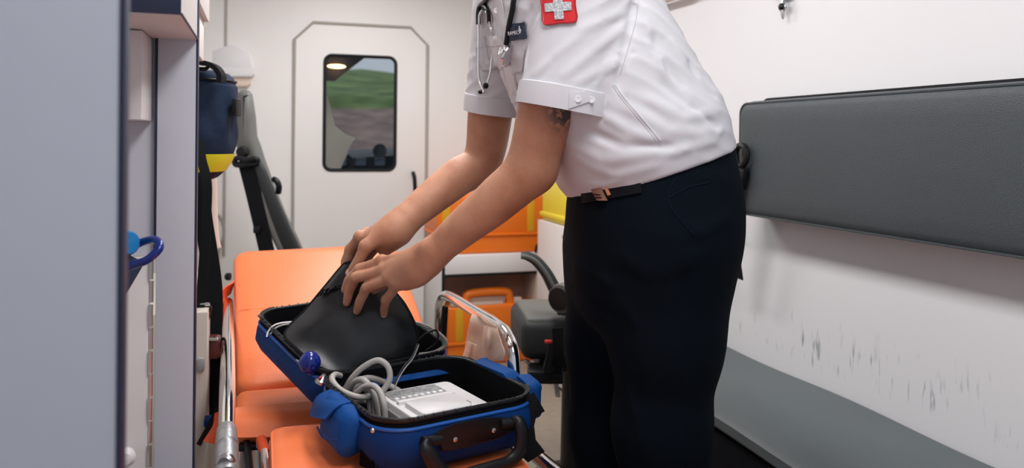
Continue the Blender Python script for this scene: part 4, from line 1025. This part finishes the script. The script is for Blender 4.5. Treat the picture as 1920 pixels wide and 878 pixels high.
def arm(F_, sh, up, el, f1, f2, wr, r, fdir):
    F_.schain([Np(p) for p in (sh, up, el, f1, f2, wr, wr + (wr - f2) * .35)], list(r) + [r[5] * .95], .02, 8)
arm(BD, Lsh, Lup, Lel, Lf1, Lf2, Lwr, (.060, .0525, .0445, .0415, .0355, .0275), None)
arm(BD, Rsh, Rup, Rel, Rf1, Rf2, Rwr, (.058, .0505, .0435, .0415, .0370, .0300), None)
BD.ball(P(1012, 326, 1.43), .022, .04)                      # elbow point
# torso core, neck and head (inside the shirt or above the frame)
BD.chain([Np(P(1210, 290, 1.53)), Np(P(1120, 150, 1.54)), Np(P(1030, 10, 1.555))], [.10, .105, .095], .05)
BD.cone(Lsh, P(1020, -5, 1.555), .055, .08, .05); BD.cone(Rsh, P(1020, -5, 1.555), .055, .08, .05)
BD.cone(neck0 + V(0, 0, -.03), head - hf * .03 - hu * .06, .060, .055, .04)
BD.cone(head - hf * .035 + hu * .045, head + hf * .02 + hu * .045, .078, .072, .03)
BD.cone(head + hf * .035 + hu * .01, head + hf * .055 - hu * .075, .060, .036, .03)   # face and chin
BD.cone(head + hf * .098 + hu * .012, head + hf * .118 - hu * .024, .008, .013, .015)  # nose
BD.cone(head + hf * .088 - hu * .052 + hl_ * .018, head + hf * .088 - hu * .052 - hl_ * .018, .008, .008, .008)  # lips
for sg_ in (-1, 1):
    BD.ball(head + hf * .112 + hu * .018 + hl_ * .033 * sg_, .014, .012, sub=True)       # eye sockets
    BD.ball(head + hf * .086 + hu * .016 + hl_ * .032 * sg_, .012, .004)
    BD.cone(head - hf * .005 + hu * .02 + hl_ * .076 * sg_, head - hf * .01 - hu * .03 + hl_ * .074 * sg_, .016, .010, .006, flat=(hl_, .5))  # ears
# ---- left (near) hand, palm down on the flap
LM = [P(717, 491, 1.572), P(721, 508, 1.555), P(731, 522, 1.540), P(746, 532, 1.530)]
LPi = [P(675, 505, 1.598), P(668, 521, 1.580), P(688, 540, 1.565), P(724, 562, 1.562)]
LD = [P(655, 524, 1.612), P(655, 545, 1.598), P(675, 565, 1.583), P(720, 579, 1.583)]
LT = [P(646, 544, 1.620), P(650, 568, 1.606), P(669, 584, 1.596), P(720, 591, 1.594)]
def hand(F_, wr, fore, Mc, Pi, Di, Ti, nrm, rs, wrist_r):
    nrm = Vector(nrm).normalized()
    F_.cone(wr + (fore - wr) * .12, wr, wrist_r, wrist_r, .015)
    for i in range(4):
        base = wr + (Mc[i] - wr) * .12 + (Mc[i] - (Mc[1] + Mc[2]) / 2) * .28
        F_.cone(base, Mc[i] - nrm * .004, .0165, .0118 if i < 3 else .0108, .022)
    pc = (wr + Mc[0] + Mc[1] + Mc[2] + Mc[3]) / 5 - nrm * .006
    F_.cone(wr + (pc - wr) * .4, pc, .019, .017, .02)
    for i in range(4):
        a, b, c, d = Mc[i], Pi[i], Di[i], Ti[i]; s = rs[i] * 1.17
        F_.schain([Np(q) for q in (a, (a + b) / 2, b, (b + c) / 2, c, (c + d) / 2, d)], [.0112 * s, .0096 * s, .0096 * s, .0084 * s, .0083 * s, .0078 * s, .0064 * s], .003, 3)
        F_.ball(a + nrm * .0045, .0088 * s, .008)
        F_.ball(b + nrm * .0015, .0088 * s, .004)
nL = -RT * .25 + UP * .75 - FW * .55
hand(BD, Lwr, Lf2, LM, LPi, LD, LT, nL, (1.0, 1.02, .98, .86), .0270)
for i in range(4): BD.ridge([Np(LM[i] + Vector(nL).normalized() * .010), Np(LM[i] * .45 + Lwr * .55 + Vector(nL).normalized() * .013)], .0045, .0040)
BD.schain([Np(P(790, 490, 1.52)), Np(P(752, 512, 1.565)), Np(P(722, 532, 1.588)), Np(P(702, 545, 1.602))], [.018, .0125, .0105, .008], .012)   # thumb under the palm
# ---- right (far) hand, thumb in front of the flap, fingers behind it
RM = [P(676, 446, 1.665), P(688, 440, 1.685), P(702, 442, 1.700), P(718, 450, 1.710)]
RPi = [P(657, 468, 1.685), P(664, 470, 1.705), P(676, 474, 1.718), P(692, 480, 1.725)]
RD = [P(648, 490, 1.690), P(655, 495, 1.706), P(668, 498, 1.717), P(685, 500, 1.722)]
RT_ = [P(648, 512, 1.684), P(656, 517, 1.695), P(668, 518, 1.703), P(684, 518, 1.707)]
BD.schain([Np(P(802, 503, 1.500)), Np(P(784, 521, 1.505)), Np(P(764, 531, 1.520))], [.015, .0160, .012], .018, 4)   # edge of the hand
BD.ball(P(800, 466, 1.482), .010, .02)                      # wrist bone
nR = -RT * .55 + UP * .75 + FW * .25
hand(BD, Rwr, Rf2, RM, RPi, RD, RT_, nR, (1.05, 1.02, .98, .88), .0290)
BD.schain([Np(P(738, 432, 1.645)), Np(P(708, 448, 1.632)), Np(P(686, 462, 1.625))], [.022, .0165, .0135], .02)
BD.schain([Np(P(686, 462, 1.625)), Np(P(674, 486, 1.625)), Np(P(664, 502, 1.630)), Np(P(656, 513, 1.634))], [.0132, .0112, .0105, .0085], .008)
BD.cone(P(745, 440, 1.655), P(722, 466, 1.655), .024, .016, .02)        # heel of the hand
# skin: warm, a little mottled; a dark tattoo just under the left sleeve
M_SKIN = mat('skin', (.60, .325, .235), .5, sss=.12, spec=.35)
nt = M_SKIN.node_tree; b = nt.nodes['Principled BSDF']
tc = nt.nodes.new('ShaderNodeTexCoord')
def noise(sc, det=4, vec=None):
    n = nt.nodes.new('ShaderNodeTexNoise'); n.inputs['Scale'].default_value = sc; n.inputs['Detail'].default_value = det
    nt.links.new(vec or tc.outputs['Object'], n.inputs['Vector']); return n.outputs['Fac']
def mixc(f, a, bcol):
    x = nt.nodes.new('ShaderNodeMix'); x.data_type = 'RGBA'; nt.links.new(f, x.inputs[0])
    for sock, v_ in ((x.inputs[6], a), (x.inputs[7], bcol)):
        if isinstance(v_, tuple): sock.default_value = (*v_, 1)
        else: nt.links.new(v_, sock)
    return x.outputs[2]
base = mixc(mrange(noise(22), .35, .7, 0, 1), (.52, .265, .168), (.42, .188, .108))
base = mixc(mrange(noise(160, 2), .45, .75, 0, .35), base, (.56, .24, .15))
vd = nt.nodes.new('ShaderNodeVectorMath'); vd.operation = 'DISTANCE'
nt.links.new(tc.outputs['Object'], vd.inputs[0]); tp_ = P(1062, 205, 1.372); vd.inputs[1].default_value = tp_
tk = mul(mrange(vd.outputs['Value'], .020, .046, 1, 0), mrange(noise(75, 3), .40, .47, 0, .92))
base = mixc(tk, base, (.035, .04, .05))
nt.links.new(base, b.inputs['Base Color'])
bp = nt.nodes.new('ShaderNodeBump'); bp.inputs['Strength'].default_value = .25; bp.inputs['Distance'].default_value = .002
nt.links.new(noise(420, 3), bp.inputs['Height']); nt.links.new(bp.outputs['Normal'], b.inputs['Normal'])
body = obj('body', BD.mesh('body', 2), M_SKIN, man, angle=None)
del BD
M_NAIL = mat('fingernail', (.66, .40, .34), .3)
def nail(di, ti, dors, r, s=1.0):
    ax = (ti - di).normalized(); dn = Vector(dors); dn = (dn - ax * dn.dot(ax)).normalized(); sd_ = ax.cross(dn)
    rot = Matrix((sd_, ax, dn)).transposed()
    obj('fingernail', ball(di + (ti - di) * .82 + dn * r * .80, 1, .0052 * s, .0066 * s, .0020, seg=14, rot=rot), M_NAIL, body)
for i in range(4): nail(LD[i], LT[i], (-RT * .9 - FW * .45 + UP * .25, -RT * .9 - FW * .45 + UP * .2, -RT * .75 - FW * .65, -RT * .25 - FW * .9)[i], (.0072, .0073, .007, .0062)[i], (1, 1.02, 1, .85)[i])
nail(P(664, 502, 1.630), P(656, 513, 1.634), -FW * .75 - RT * .6, .0092, 1.25)
hair = obj('hair', ball(head - hf * .032 + hu * .062, 1, .089, .104, .078, rot=Matrix((hl_, hf, hu)).transposed()), mat('dark_brown_hair', (.012, .008, .006), .8, bump=.4, bscale=90, spec=.15), man)
for sg_ in (-1, 1):
    obj('eye', ball(head + hf * .0945 + hu * .015 + hl_ * .032 * sg_, .008, 1, 1, 1, 14), mat('eye_white', (.75, .73, .7), .2), body)

# ---- shirt
SHC = [(1226, 324, 1.53, .172, .140, 10), (1192, 264, 1.53, .186, .160, 16), (1122, 152, 1.54, .192, .152, 22), (1076, 62, 1.55, .192, .142, 24), (1028, -20, 1.555, .170, .105, 24)]
LSa, LSb = P(1108, -52, 1.405), P(1059, 203, 1.41)
RSa, RSb = P(958, -30, 1.715), P(930, 208, 1.75)
hem_n = RT * .309 - UP * .951
def build_shirt(h, folds=None):
    pts = [P(1400, 250, 1.3), P(1400, 250, 1.8), P(860, 100, 1.9), P(1050, 380, 1.25), P(1200, -120, 1.3), P(900, -120, 1.9), P(1100, 400, 1.7)]
    l = np.min([Np(p) for p in pts], 0) - .03; u = np.max([Np(p) for p in pts], 0) + .03
    S = Field(l, u, h)
    for (a, b_) in zip(SHC, SHC[1:]):
        S.econe(P(*a[:3]), P(*b_[:3]), LV(a[5]), LV(b_[5]), a[3], a[4], b_[3], b_[4], .03)
    S.halfspace_cut(P(1224, 321, 1.53), hem_n, P(1224, 321, 1.53) - V(.4, .4, .3), P(1224, 321, 1.53) + V(.4, .4, .2))
    # sleeves
    T = Field(l, u, h)
    for a, b_, r1, r2 in ((LSa, LSb, .078, .0865), (RSa, RSb, .079, .0665)):
        d = (b_ - a).normalized()
        T.cone(a, b_ + d * .05, r1, r2 + (r2 - r1) * .05, 0)
        T.halfspace_cut(b_, d, b_ - V(.2, .2, .25), b_ + V(.2, .2, .2))
    for a, b_, r2, t in ((LSa, LSb, .0865, .75), (RSa, RSb, .0665, .75)):
        d = (b_ - a).normalized()
        T.cone(a + (b_ - a) * t, b_ + d * .03, r2 - .012, r2 - .006, 0, sub=True)
    S.cone(Lsh + V(0, 0, .01), P(1030, -40, 1.555), .072, .085, .05); S.cone(Rsh + V(0, 0, .01), P(1030, -40, 1.555), .066, .085, .05)
    S.put(tuple(slice(None) for _ in range(3)), T.d, .007)
    S.cone(neck0 + V(0, 0, .0), P(975, -115, 1.555), .062, .075, .0, sub=True)
    for pl, wd, am in folds or (): S.ridge([Np(p) for p in pl], wd, am)
    if folds:
        sl, x, y, z = S.sl(l, u)
        def dot(v): return x * v.x + y * v.y + (z - 1.1) * v.z
        al, ac, dp = dot(RT * .85 - UP * .5), dot(RT * .5 + UP * .85), dot(FW)
        ph = ac * (2 * math.pi / .062) + 1.3 * np.sin(al * 11 + 1) + .9 * np.sin(al * 23 + dp * 15) + dp * 12
        msk = .5 + .5 * np.sin(al * 9 + ac * 5 + 2) * np.sin(ac * 14 - dp * 9 + .5)
        near = np.clip(1 - np.abs(S.d) / .02, 0, 1)
        torso = np.where(T.d < .012, 0.0, 1.0)
        S.d -= (.0030 * near * msk * (torso * (1 - np.abs(np.sin(ph))) ** 1.5)).astype(np.float32)
        al, ac = dot(-RT * .75 - UP * .66), dot(RT * .66 - UP * .75)
        ph = ac * (2 * math.pi / .050) + 1.2 * np.sin(al * 14 + 2) + .8 * np.sin(al * 31)
        msk = .5 + .5 * np.sin(al * 16 + ac * 9 + 1)
        S.d -= (.0042 * near * msk * (np.where(T.d < .012, 1.0, 0.0) * (1 - np.abs(np.sin(ph))) ** 1.5)).astype(np.float32)
    return S
S0_ = build_shirt(.008); S0_.mesh('tmp', 1); bv0 = S0_.bvh()
FOLDS = [([(1170, 50), (1110, 98), (1048, 150)], .010, .006), ([(1182, 92), (1130, 130), (1070, 160)], .009, .005), ([(1095, 62), (1035, 110), (1000, 150)], .009, .005),
         ([(1014, 25), (992, 85), (985, 145)], .008, .005), ([(1150, 110), (1180, 98), (1190, 102)], .007, -.004), ([(1190, 5), (1180, 60), (1165, 120), (1157, 175)], .010, -.007),
         ([(1200, 10), (1250, 70), (1290, 130)], .014, .005), ([(1215, 60), (1240, 110), (1285, 170)], .012, -.006), ([(1165, 195), (1250, 245), (1340, 255)], .012, .005),
         ([(1205, 180), (1280, 222), (1348, 210)], .012, .006), ([(1235, 150), (1290, 195), (1350, 245)], .010, -.005), ([(1290, 110), (1312, 150), (1345, 185)], .010, -.005),
         ([(1050, 255), (1130, 300), (1240, 285)], .014, .006), ([(1075, 290), (1150, 330), (1235, 308)], .011, .005), ([(1090, 240), (1170, 275), (1270, 275)], .011, -.005),
         ([(1100, 345), (1140, 345), (1165, 338)], .007, .004), ([(1320, 240), (1340, 250), (1356, 245)], .008, .004), ([(1210, 30), (1225, 90), (1250, 140)], .010, .005),
         ([(904, 5), (930, 60), (950, 112)], .008, .004), ([(962, 112), (975, 160), (982, 190)], .008, .004), ([(940, 0), (950, 40), (955, 75)], .007, -.004), ([(870, 75), (884, 110), (890, 150)], .008, .005),
         ([(868, 30), (880, 60), (890, 80)], .008, -.005), ([(1000, 10), (985, 40), (975, 75)], .008, -.005), ([(1110, 170), (1130, 140), (1160, 120)], .007, .0035), ([(1080, 60), (1130, 40), (1175, 20)], .010, .004),
         ([(1130, 215), (1180, 245), (1230, 262)], .010, .004), ([(1250, 290), (1300, 275), (1345, 262)], .010, .005)]
fl3 = [([drape(bv0, x, y, 0) for x, y in pl], wd * .75, am * 1.15) for pl, wd, am in FOLDS]
SF = build_shirt(.0032, fl3)
shirt = obj('shirt', SF.mesh('shirt', 3), M_SHIRT, man, angle=None)
bvs = SF.bvh()
del SF, S0_
lab(shirt, 'white short-sleeved uniform shirt')
def band(a, b_, r, h0, h1, th):
    d = (b_ - a).normalized(); u = d.orthogonal().normalized(); v = d.cross(u)
    def ring(rr, hh): return [b_ + d * hh + (u * math.cos(t) + v * math.sin(t)) * rr * (1 + .012 * math.sin(3 * t + 1)) for t in (2 * math.pi * k / 64 for k in range(64))]
    return rings([ring(r - th, h1), ring(r, h1 + .001), ring(r + .0012, (h0 + h1) / 2), ring(r + .0008, h0), ring(r - th, h0 - .002), ring(r - th - .002, (h0 + h1) / 2)] + [ring(r - th, h1)], cap0=False, cap1=False)
cuff = obj('sleeve_cuff', band(LSa, LSb, .0885, -.034, .004, .005), M_SHIRT, shirt)
obj('sleeve_cuff', band(RSa, RSb, .0722, -.032, .004, .007), M_SHIRT, shirt)
M_STITCH = mat('shirt_stitching', (.52, .51, .55), .9, spec=.2)
def bvh_of(o):
    me = o.data; return BVHTree.FromPolygons([v.co.copy() for v in me.vertices], [tuple(p.vertices) for p in me.polygons])
bvc = bvh_of(cuff)
obj('cuff_tab', drape_patch(bvc, [(1068, 173), (1098, 172), (1112, 188), (1066, 204)], .0012, .002), M_SHIRT, cuff)
for px, py in ((1083, 186), (1108, 187)):
    c = drape(bvc, px, py, .0022); obj('button', lathe([(.0055, 0), (.0058, .0012), (.0045, .0016), (.003, .001), (.0005, .001)], c, -ray(px, py).normalized(), 16), M_BTN, cuff)
def seam(pts, r=.0011, m=M_STITCH, off=.0006, n=4, parent=shirt, bv=None, name='seam'):
    pp = crom([(*p, 0) for p in pts], n)
    return obj(name, tube([drape(bv or bvs, p[0], p[1], off) for p in pp], r, 6), m, parent)
seam([(1153, 158), (1172, 185), (1192, 208), (1215, 235), (1238, 264)], .0024, M_SHIRT, -.0008, 5, name='side_seam')
seam([(1148, 160), (1166, 186), (1186, 209), (1209, 237), (1232, 266)], .0007, M_STITCH, .0, 5)
seam([(1196, 2), (1192, 40), (1178, 90), (1163, 140)], .0008, M_STITCH, .0, 5)
pk1 = obj('chest_pocket', drape_patch(bvs, [(893, 84), (946, 79), (948, 124), (905, 133)], .0012, .002, 6), M_SHIRT, shirt)
obj('pocket_flap', drape_patch(bvs, [(892, 70), (944, 66), (946, 84), (893, 90)], .0030, .002, 6), M_SHIRT, shirt)
obj('chest_pocket', drape_patch(bvs, [(957, 86), (986, 84), (980, 134), (960, 135)], .0012, .002, 5), M_SHIRT, shirt)
obj('button_placket', drape_patch(bvs, [(925, 0), (942, 0), (975, 190), (957, 195)], .0012, .0018, 8), M_SHIRT, shirt)
for px, py in ((933, 19), (915, 116), (966, 174)):
    c = drape(bvs, px, py, .003); obj('button', lathe([(.005, 0), (.0053, .0011), (.0042, .0016), (.003, .001), (.0005, .001)], c, -ray(px, py).normalized(), 16), M_BTN, shirt)
for sp_ in ([(893, 70), (894, 90), (905, 133), (926, 130), (947, 124), (945, 84)], [(893, 88), (920, 86), (946, 82)], [(958, 87), (960, 134), (970, 137), (980, 134), (986, 92)], [(942, 2), (958, 100), (974, 188)], [(926, 2), (941, 100), (957, 190)]):
    seam(sp_, .0007, M_STITCH, .0022, 4)
pt = obj('cross_patch', drape_patch(bvs, [(1018, -16), (1077, -20), (1081, 40), (1023, 46)], .0022, .003, 6), M_RED, shirt)
lab(pt, 'red square sleeve patch with a silver-white cross')
m = mat('silver_hex_reflective', (.55, .57, .58), .4)
nt = m.node_tree; vo = nt.nodes.new('ShaderNodeTexVoronoi'); vo.inputs['Scale'].default_value = 260
tc = nt.nodes.new('ShaderNodeTexCoord'); nt.links.new(tc.outputs['Object'], vo.inputs['Vector'])
nt.links.new(mixc(mrange(vo.outputs['Distance'], .3, .6, 0, 1), (.68, .69, .70), (.36, .40, .44)), nt.nodes['Principled BSDF'].inputs['Base Color'])
def quad(cx, cy, w_, h_, ang=-4):
    c, s = math.cos(math.radians(ang)), math.sin(math.radians(ang))
    return [(cx + x * c - y * s, cy + x * s + y * c) for x, y in ((-w_ / 2, -h_ / 2), (w_ / 2, -h_ / 2), (w_ / 2, h_ / 2), (-w_ / 2, h_ / 2))]
bm = drape_patch(bvs, quad(1049, 14, 47, 16), .0044, .0018, 4)
b2_ = drape_patch(bvs, quad(1049.5, 15, 16, 45), .0046, .0018, 4)
me_ = bpy.data.meshes.new('t'); b2_.to_mesh(me_); b2_.free(); bm.from_mesh(me_)
obj('white_cross', bm, m, pt)
obj('patch_border', tube([drape(bvs, *q, off=.0042) for q in [tuple(np.array(p)) for p in crom([(1018, -16, 0), (1048, -18, 0), (1077, -20, 0), (1079, 10, 0), (1081, 40, 0), (1052, 43.5, 0), (1023, 46, 0), (1020, 15, 0)], 3, True) for p in [p[:2]]]], .0013, 6, closed=True), mat('dark_red_thread', (.40, .008, .015), .7), pt)
bd = obj('name_badge', drape_patch(bvs, [(956, 46), (986, 41), (991, 72), (961, 76)], .004, .003, 4), mat('navy_badge', (.010, .018, .055), .6), shirt)
lab(bd, 'navy name badge with white lettering')
def text_on(s, o, xd, yd, size, m_, parent, name='lettering'):
    cu = bpy.data.curves.new('t', 'FONT'); cu.body = s; cu.size = size; cu.align_x = 'CENTER'; cu.align_y = 'CENTER'; cu.extrude = .0002
    tmp = bpy.data.objects.new('t', cu); COL.objects.link(tmp)
    dg = bpy.context.evaluated_depsgraph_get(); me = bpy.data.meshes.new_from_object(tmp.evaluated_get(dg))
    bpy.data.objects.remove(tmp)
    xd = Vector(xd).normalized(); yd = Vector(yd); yd = (yd - xd * yd.dot(xd)).normalized(); zd = xd.cross(yd)
    me.transform(Matrix.Translation(o) @ Matrix((xd, yd, zd)).transposed().to_4x4())
    me.materials.clear()
    return obj(name, me, m_, parent, smooth=False)
M_WTXT = mat('white_print', (.75, .76, .78), .6)
bo = drape(bvs, 968.5, 61, .0075); bx = drape(bvs, 978, 60, .0075) - drape(bvs, 962, 62, .0075); by = drape(bvs, 968, 50, .0075) - drape(bvs, 969, 70, .0075)
text_on('RAMEC', bo, bx, by, .0095, M_WTXT, bd)
e0 = drape(bvs, 979.5, 58.5, .0072); xx, yy_ = bx.normalized(), (by - bx * by.dot(bx) / bx.length_squared).normalized(); zz_ = xx.cross(yy_)
bm = NB(); add_obox(bm, e0, (xx, yy_, zz_), (.0009, .0105, .0004))
for a_ in (0, 60, 120):
    ca, sa_ = math.cos(math.radians(a_)), math.sin(math.radians(a_)); add_obox(bm, e0 + yy_ * .002, (xx * ca + yy_ * sa_, yy_ * ca - xx * sa_, zz_), (.0042, .0009, .0004))
obj('emblem', bm, M_WTXT, bd, smooth=False)

# ---- trousers, belt, shoes
def build_trousers(h, extra=()):
    pts = [P(1040, 300, 1.3), P(1400, 300, 1.8), P(1400, 300, 1.3), P(1040, 300, 1.85)]
    l = np.min([Np(p) for p in pts], 0) - .05; u = np.max([Np(p) for p in pts], 0) + .05
    l[2] = .03; u[2] = 1.12
    S = Field(l, u, h)
    T = [(1226, 300, 1.53, .160, .132, 10), (1224, 350, 1.53, .172, .146, 10), (1222, 420, 1.53, .182, .153, 9), (1214, 500, 1.53, .168, .150, 9)]
    for a, b_ in zip(T, T[1:]): S.econe(P(*a[:3]), P(*b_[:3]), LV(a[5]), LV(b_[5]), a[3], a[4], b_[3], b_[4], .03)
    nl = [P(1250, 470, 1.455), P(1250, 640, 1.45), P(1240, 800, 1.45)]; fll = [P(1158, 470, 1.60), P(1150, 640, 1.61), P(1146, 800, 1.62)]
    def down(p, z, dx=0): return V(p.x + dx, p.y, z)
    S.chain([Np(p) for p in nl + [down(nl[-1], .07, .03)]], [.112, .095, .083, .068], .04)
    S.chain([Np(p) for p in fll + [down(fll[-1], .07, .02)]], [.105, .093, .083, .068], .03)
    S.halfspace_cut(P(1224, 306, 1.53), -hem_n, P(1224, 306, 1.53) - V(.35, .35, .1), P(1224, 306, 1.53) + V(.35, .35, .3))
    for pl, wd, am in extra: S.ridge([Np(p) for p in pl], wd, am)
    return S, nl, fll
t0, _, _ = build_trousers(.010); t0.mesh('tmp2', 1); bvt0 = t0.bvh()
TF = [([(1075, 500), (1120, 515), (1150, 540)], .012, .005), ([(1070, 540), (1110, 560), (1150, 600)], .012, -.004), ([(1160, 470), (1220, 520), (1320, 470)], .014, .005), ([(1290, 440), (1330, 430), (1372, 400)], .012, .005),
      ([(1160, 560), (1200, 620), (1210, 720)], .012, .004), ([(1260, 300), (1300, 330), (1370, 340)], .010, .004), ([(1170, 720), (1200, 800), (1210, 870)], .012, .004), ([(1265, 355), (1258, 385), (1275, 410), (1300, 438)], .005, .003), ([(1280, 500), (1300, 600), (1290, 720)], .012, -.004)]
TR, nl, fll = build_trousers(.0045, [([drape(bvt0, x, y, 0) for x, y in pl], wd, am) for pl, wd, am in TF])
trs = obj('trousers', TR.mesh('trousers', 3), M_TROU, man, angle=None)
lab(trs, 'dark navy uniform trousers')
bvt = TR.bvh(); del TR
seam([(1272, 330), (1258, 350), (1254, 372), (1262, 395), (1280, 418), (1300, 440)], .0012, mat('navy_thread', (.004, .009, .018), .9, spec=.1), .0004, 5, trs, bvt, 'pocket_seam')
seam([(1254, 372), (1290, 352), (1330, 342)], .0012, MATS['navy_thread'], .0004, 5, trs, bvt, 'pocket_seam')
blt = obj('belt', drape_patch(bvt, [(1092, 352), (1200, 326), (1204, 362), (1094, 382)], .002, .004, 8), mat('black_leather', (.003, .004, .006), .5, spec=.15), man)
M_COP = mat('copper_buckle', (.50, .27, .20), .3, metal=.6)
bk_ = obj('belt_buckle', drape_patch(bvt, [(1115, 358), (1131, 352), (1143, 377), (1126, 377)], .007, .004, 3), M_COP, blt)
for k in range(2): obj('buckle_slot', drape_patch(bvt, [(1120 + k * 2, 365 + k * 6), (1133 + k * 2, 366 + k * 5), (1134 + k * 2, 368 + k * 5), (1121 + k * 2, 367 + k * 6)], .0105, .001, 2), M_BLACK, bk_)
obj('belt_loop_ring', drape_patch(bvt, [(1139, 355), (1143, 354), (1149, 366), (1145, 368)], .007, .004, 2), mat('tan_leather', (.55, .22, .10), .5), blt)
for p in (nl[-1], fll[-1]):
    toe = FV(12)
    b0 = V(p.x + .03, p.y, 0)
    prof = []
    for s_, w_, h_ in ((-.09, .030, .05), (-.075, .040, .085), (-.02, .042, .095), (.05, .044, .075), (.12, .048, .05), (.17, .042, .040), (.195, .022, .028)):
        c = b0 + toe * s_; l_ = LV(12)
        prof.append([c + l_ * w_ * math.cos(t) + ZW * max(0.0, (h_ / 2 + h_ / 2 * math.sin(t))) for t in (2 * math.pi * k / 16 for k in range(16))])
    obj('shoe', rings(prof), M_BLACK, man)

# ---- stethoscope around the neck
sg = thing('stethoscope', 'stethoscope with black tubing and chrome ear tubes hanging around the neck', 'stethoscope', drape(bvs, 930, 60, .01))
def sd(px, py, off): return drape(bvs, px, py, 0.003) - ray(px, py).normalized() * (off - .003)
nk = [P(1010, -95, 1.63), P(1035, -80, 1.55), P(1010, -75, 1.46)]
obj('rubber_tubing', stube([sd(952, 82, .010), sd(957, 50, .010), sd(963, 20, .010), sd(969, -12, .010), P(985, -60, 1.44), P(1012, -82, 1.47), P(1032, -88, 1.55), P(1005, -92, 1.62), P(955, -55, 1.62), sd(926, -20, .012), sd(913, 0, .012), sd(903, 10, .012), sd(899, 24, .012), sd(899, 46, .013)], .0052, 12, n=6), M_BLACK, sg)
obj('tubing_branch', stube([sd(905, 8, .013), sd(912, 12, .016), sd(918, 22, .016), sd(920, 42, .016)], .0042, 10), M_BLACK, sg)
obj('spring_arc', stube([sd(900, 46, .016), sd(901, 28, .019), sd(908, 18, .020), sd(916, 24, .019), sd(919, 40, .018)], .0024, 8), M_CHROME, sg)
obj('ear_tube', stube([sd(899, 46, .014), sd(899.5, 60, .015), sd(899, 90, .017), sd(899, 130, .02), sd(901, 155, .024), sd(907, 168, .026)], .0024, 10), M_CHROME, sg)
obj('ear_tube', stube([sd(920, 40, .017), sd(925, 62, .018), sd(924, 95, .02), sd(920, 135, .022), sd(915, 155, .024), sd(911, 163, .026)], .0024, 10), M_CHROME, sg)
obj('ear_tip', ball(sd(902, 172, .026), .0056, 1, 1, .8, 14), M_BLACK, sg)
obj('ear_tip', ball(sd(912, 161, .028), .0060, 1, 1, 1.1, 14), M_BLACK, sg)
obj('tip_collar', ball(sd(908, 171, .028), .0045, 1, 1, 1, 12), M_CHROME, sg)
c = sd(949, 99, .014)
obj('chest_stem', tube([sd(952, 80, .011), c], .0032, 10), M_CHROME, sg)
obj('bell', lathe([(.004, -.008), (.0055, -.006), (.0045, 0), (.0075, .006), (.0085, .009), (.007, .010), (.001, .008)], c, (-RT * .9 - FW * .5 + UP * .1), 20), M_CHROME, sg)
dd = (RT * .75 - FW * .45 - UP * .35)
obj('diaphragm', lathe([(.003, -.004), (.012, -.002), (.0205, .001), (.0215, .003), (.0205, .005), (.001, .0055)], sd(955, 102, .016) - UP * .002, dd, 28), M_CHROME, sg)
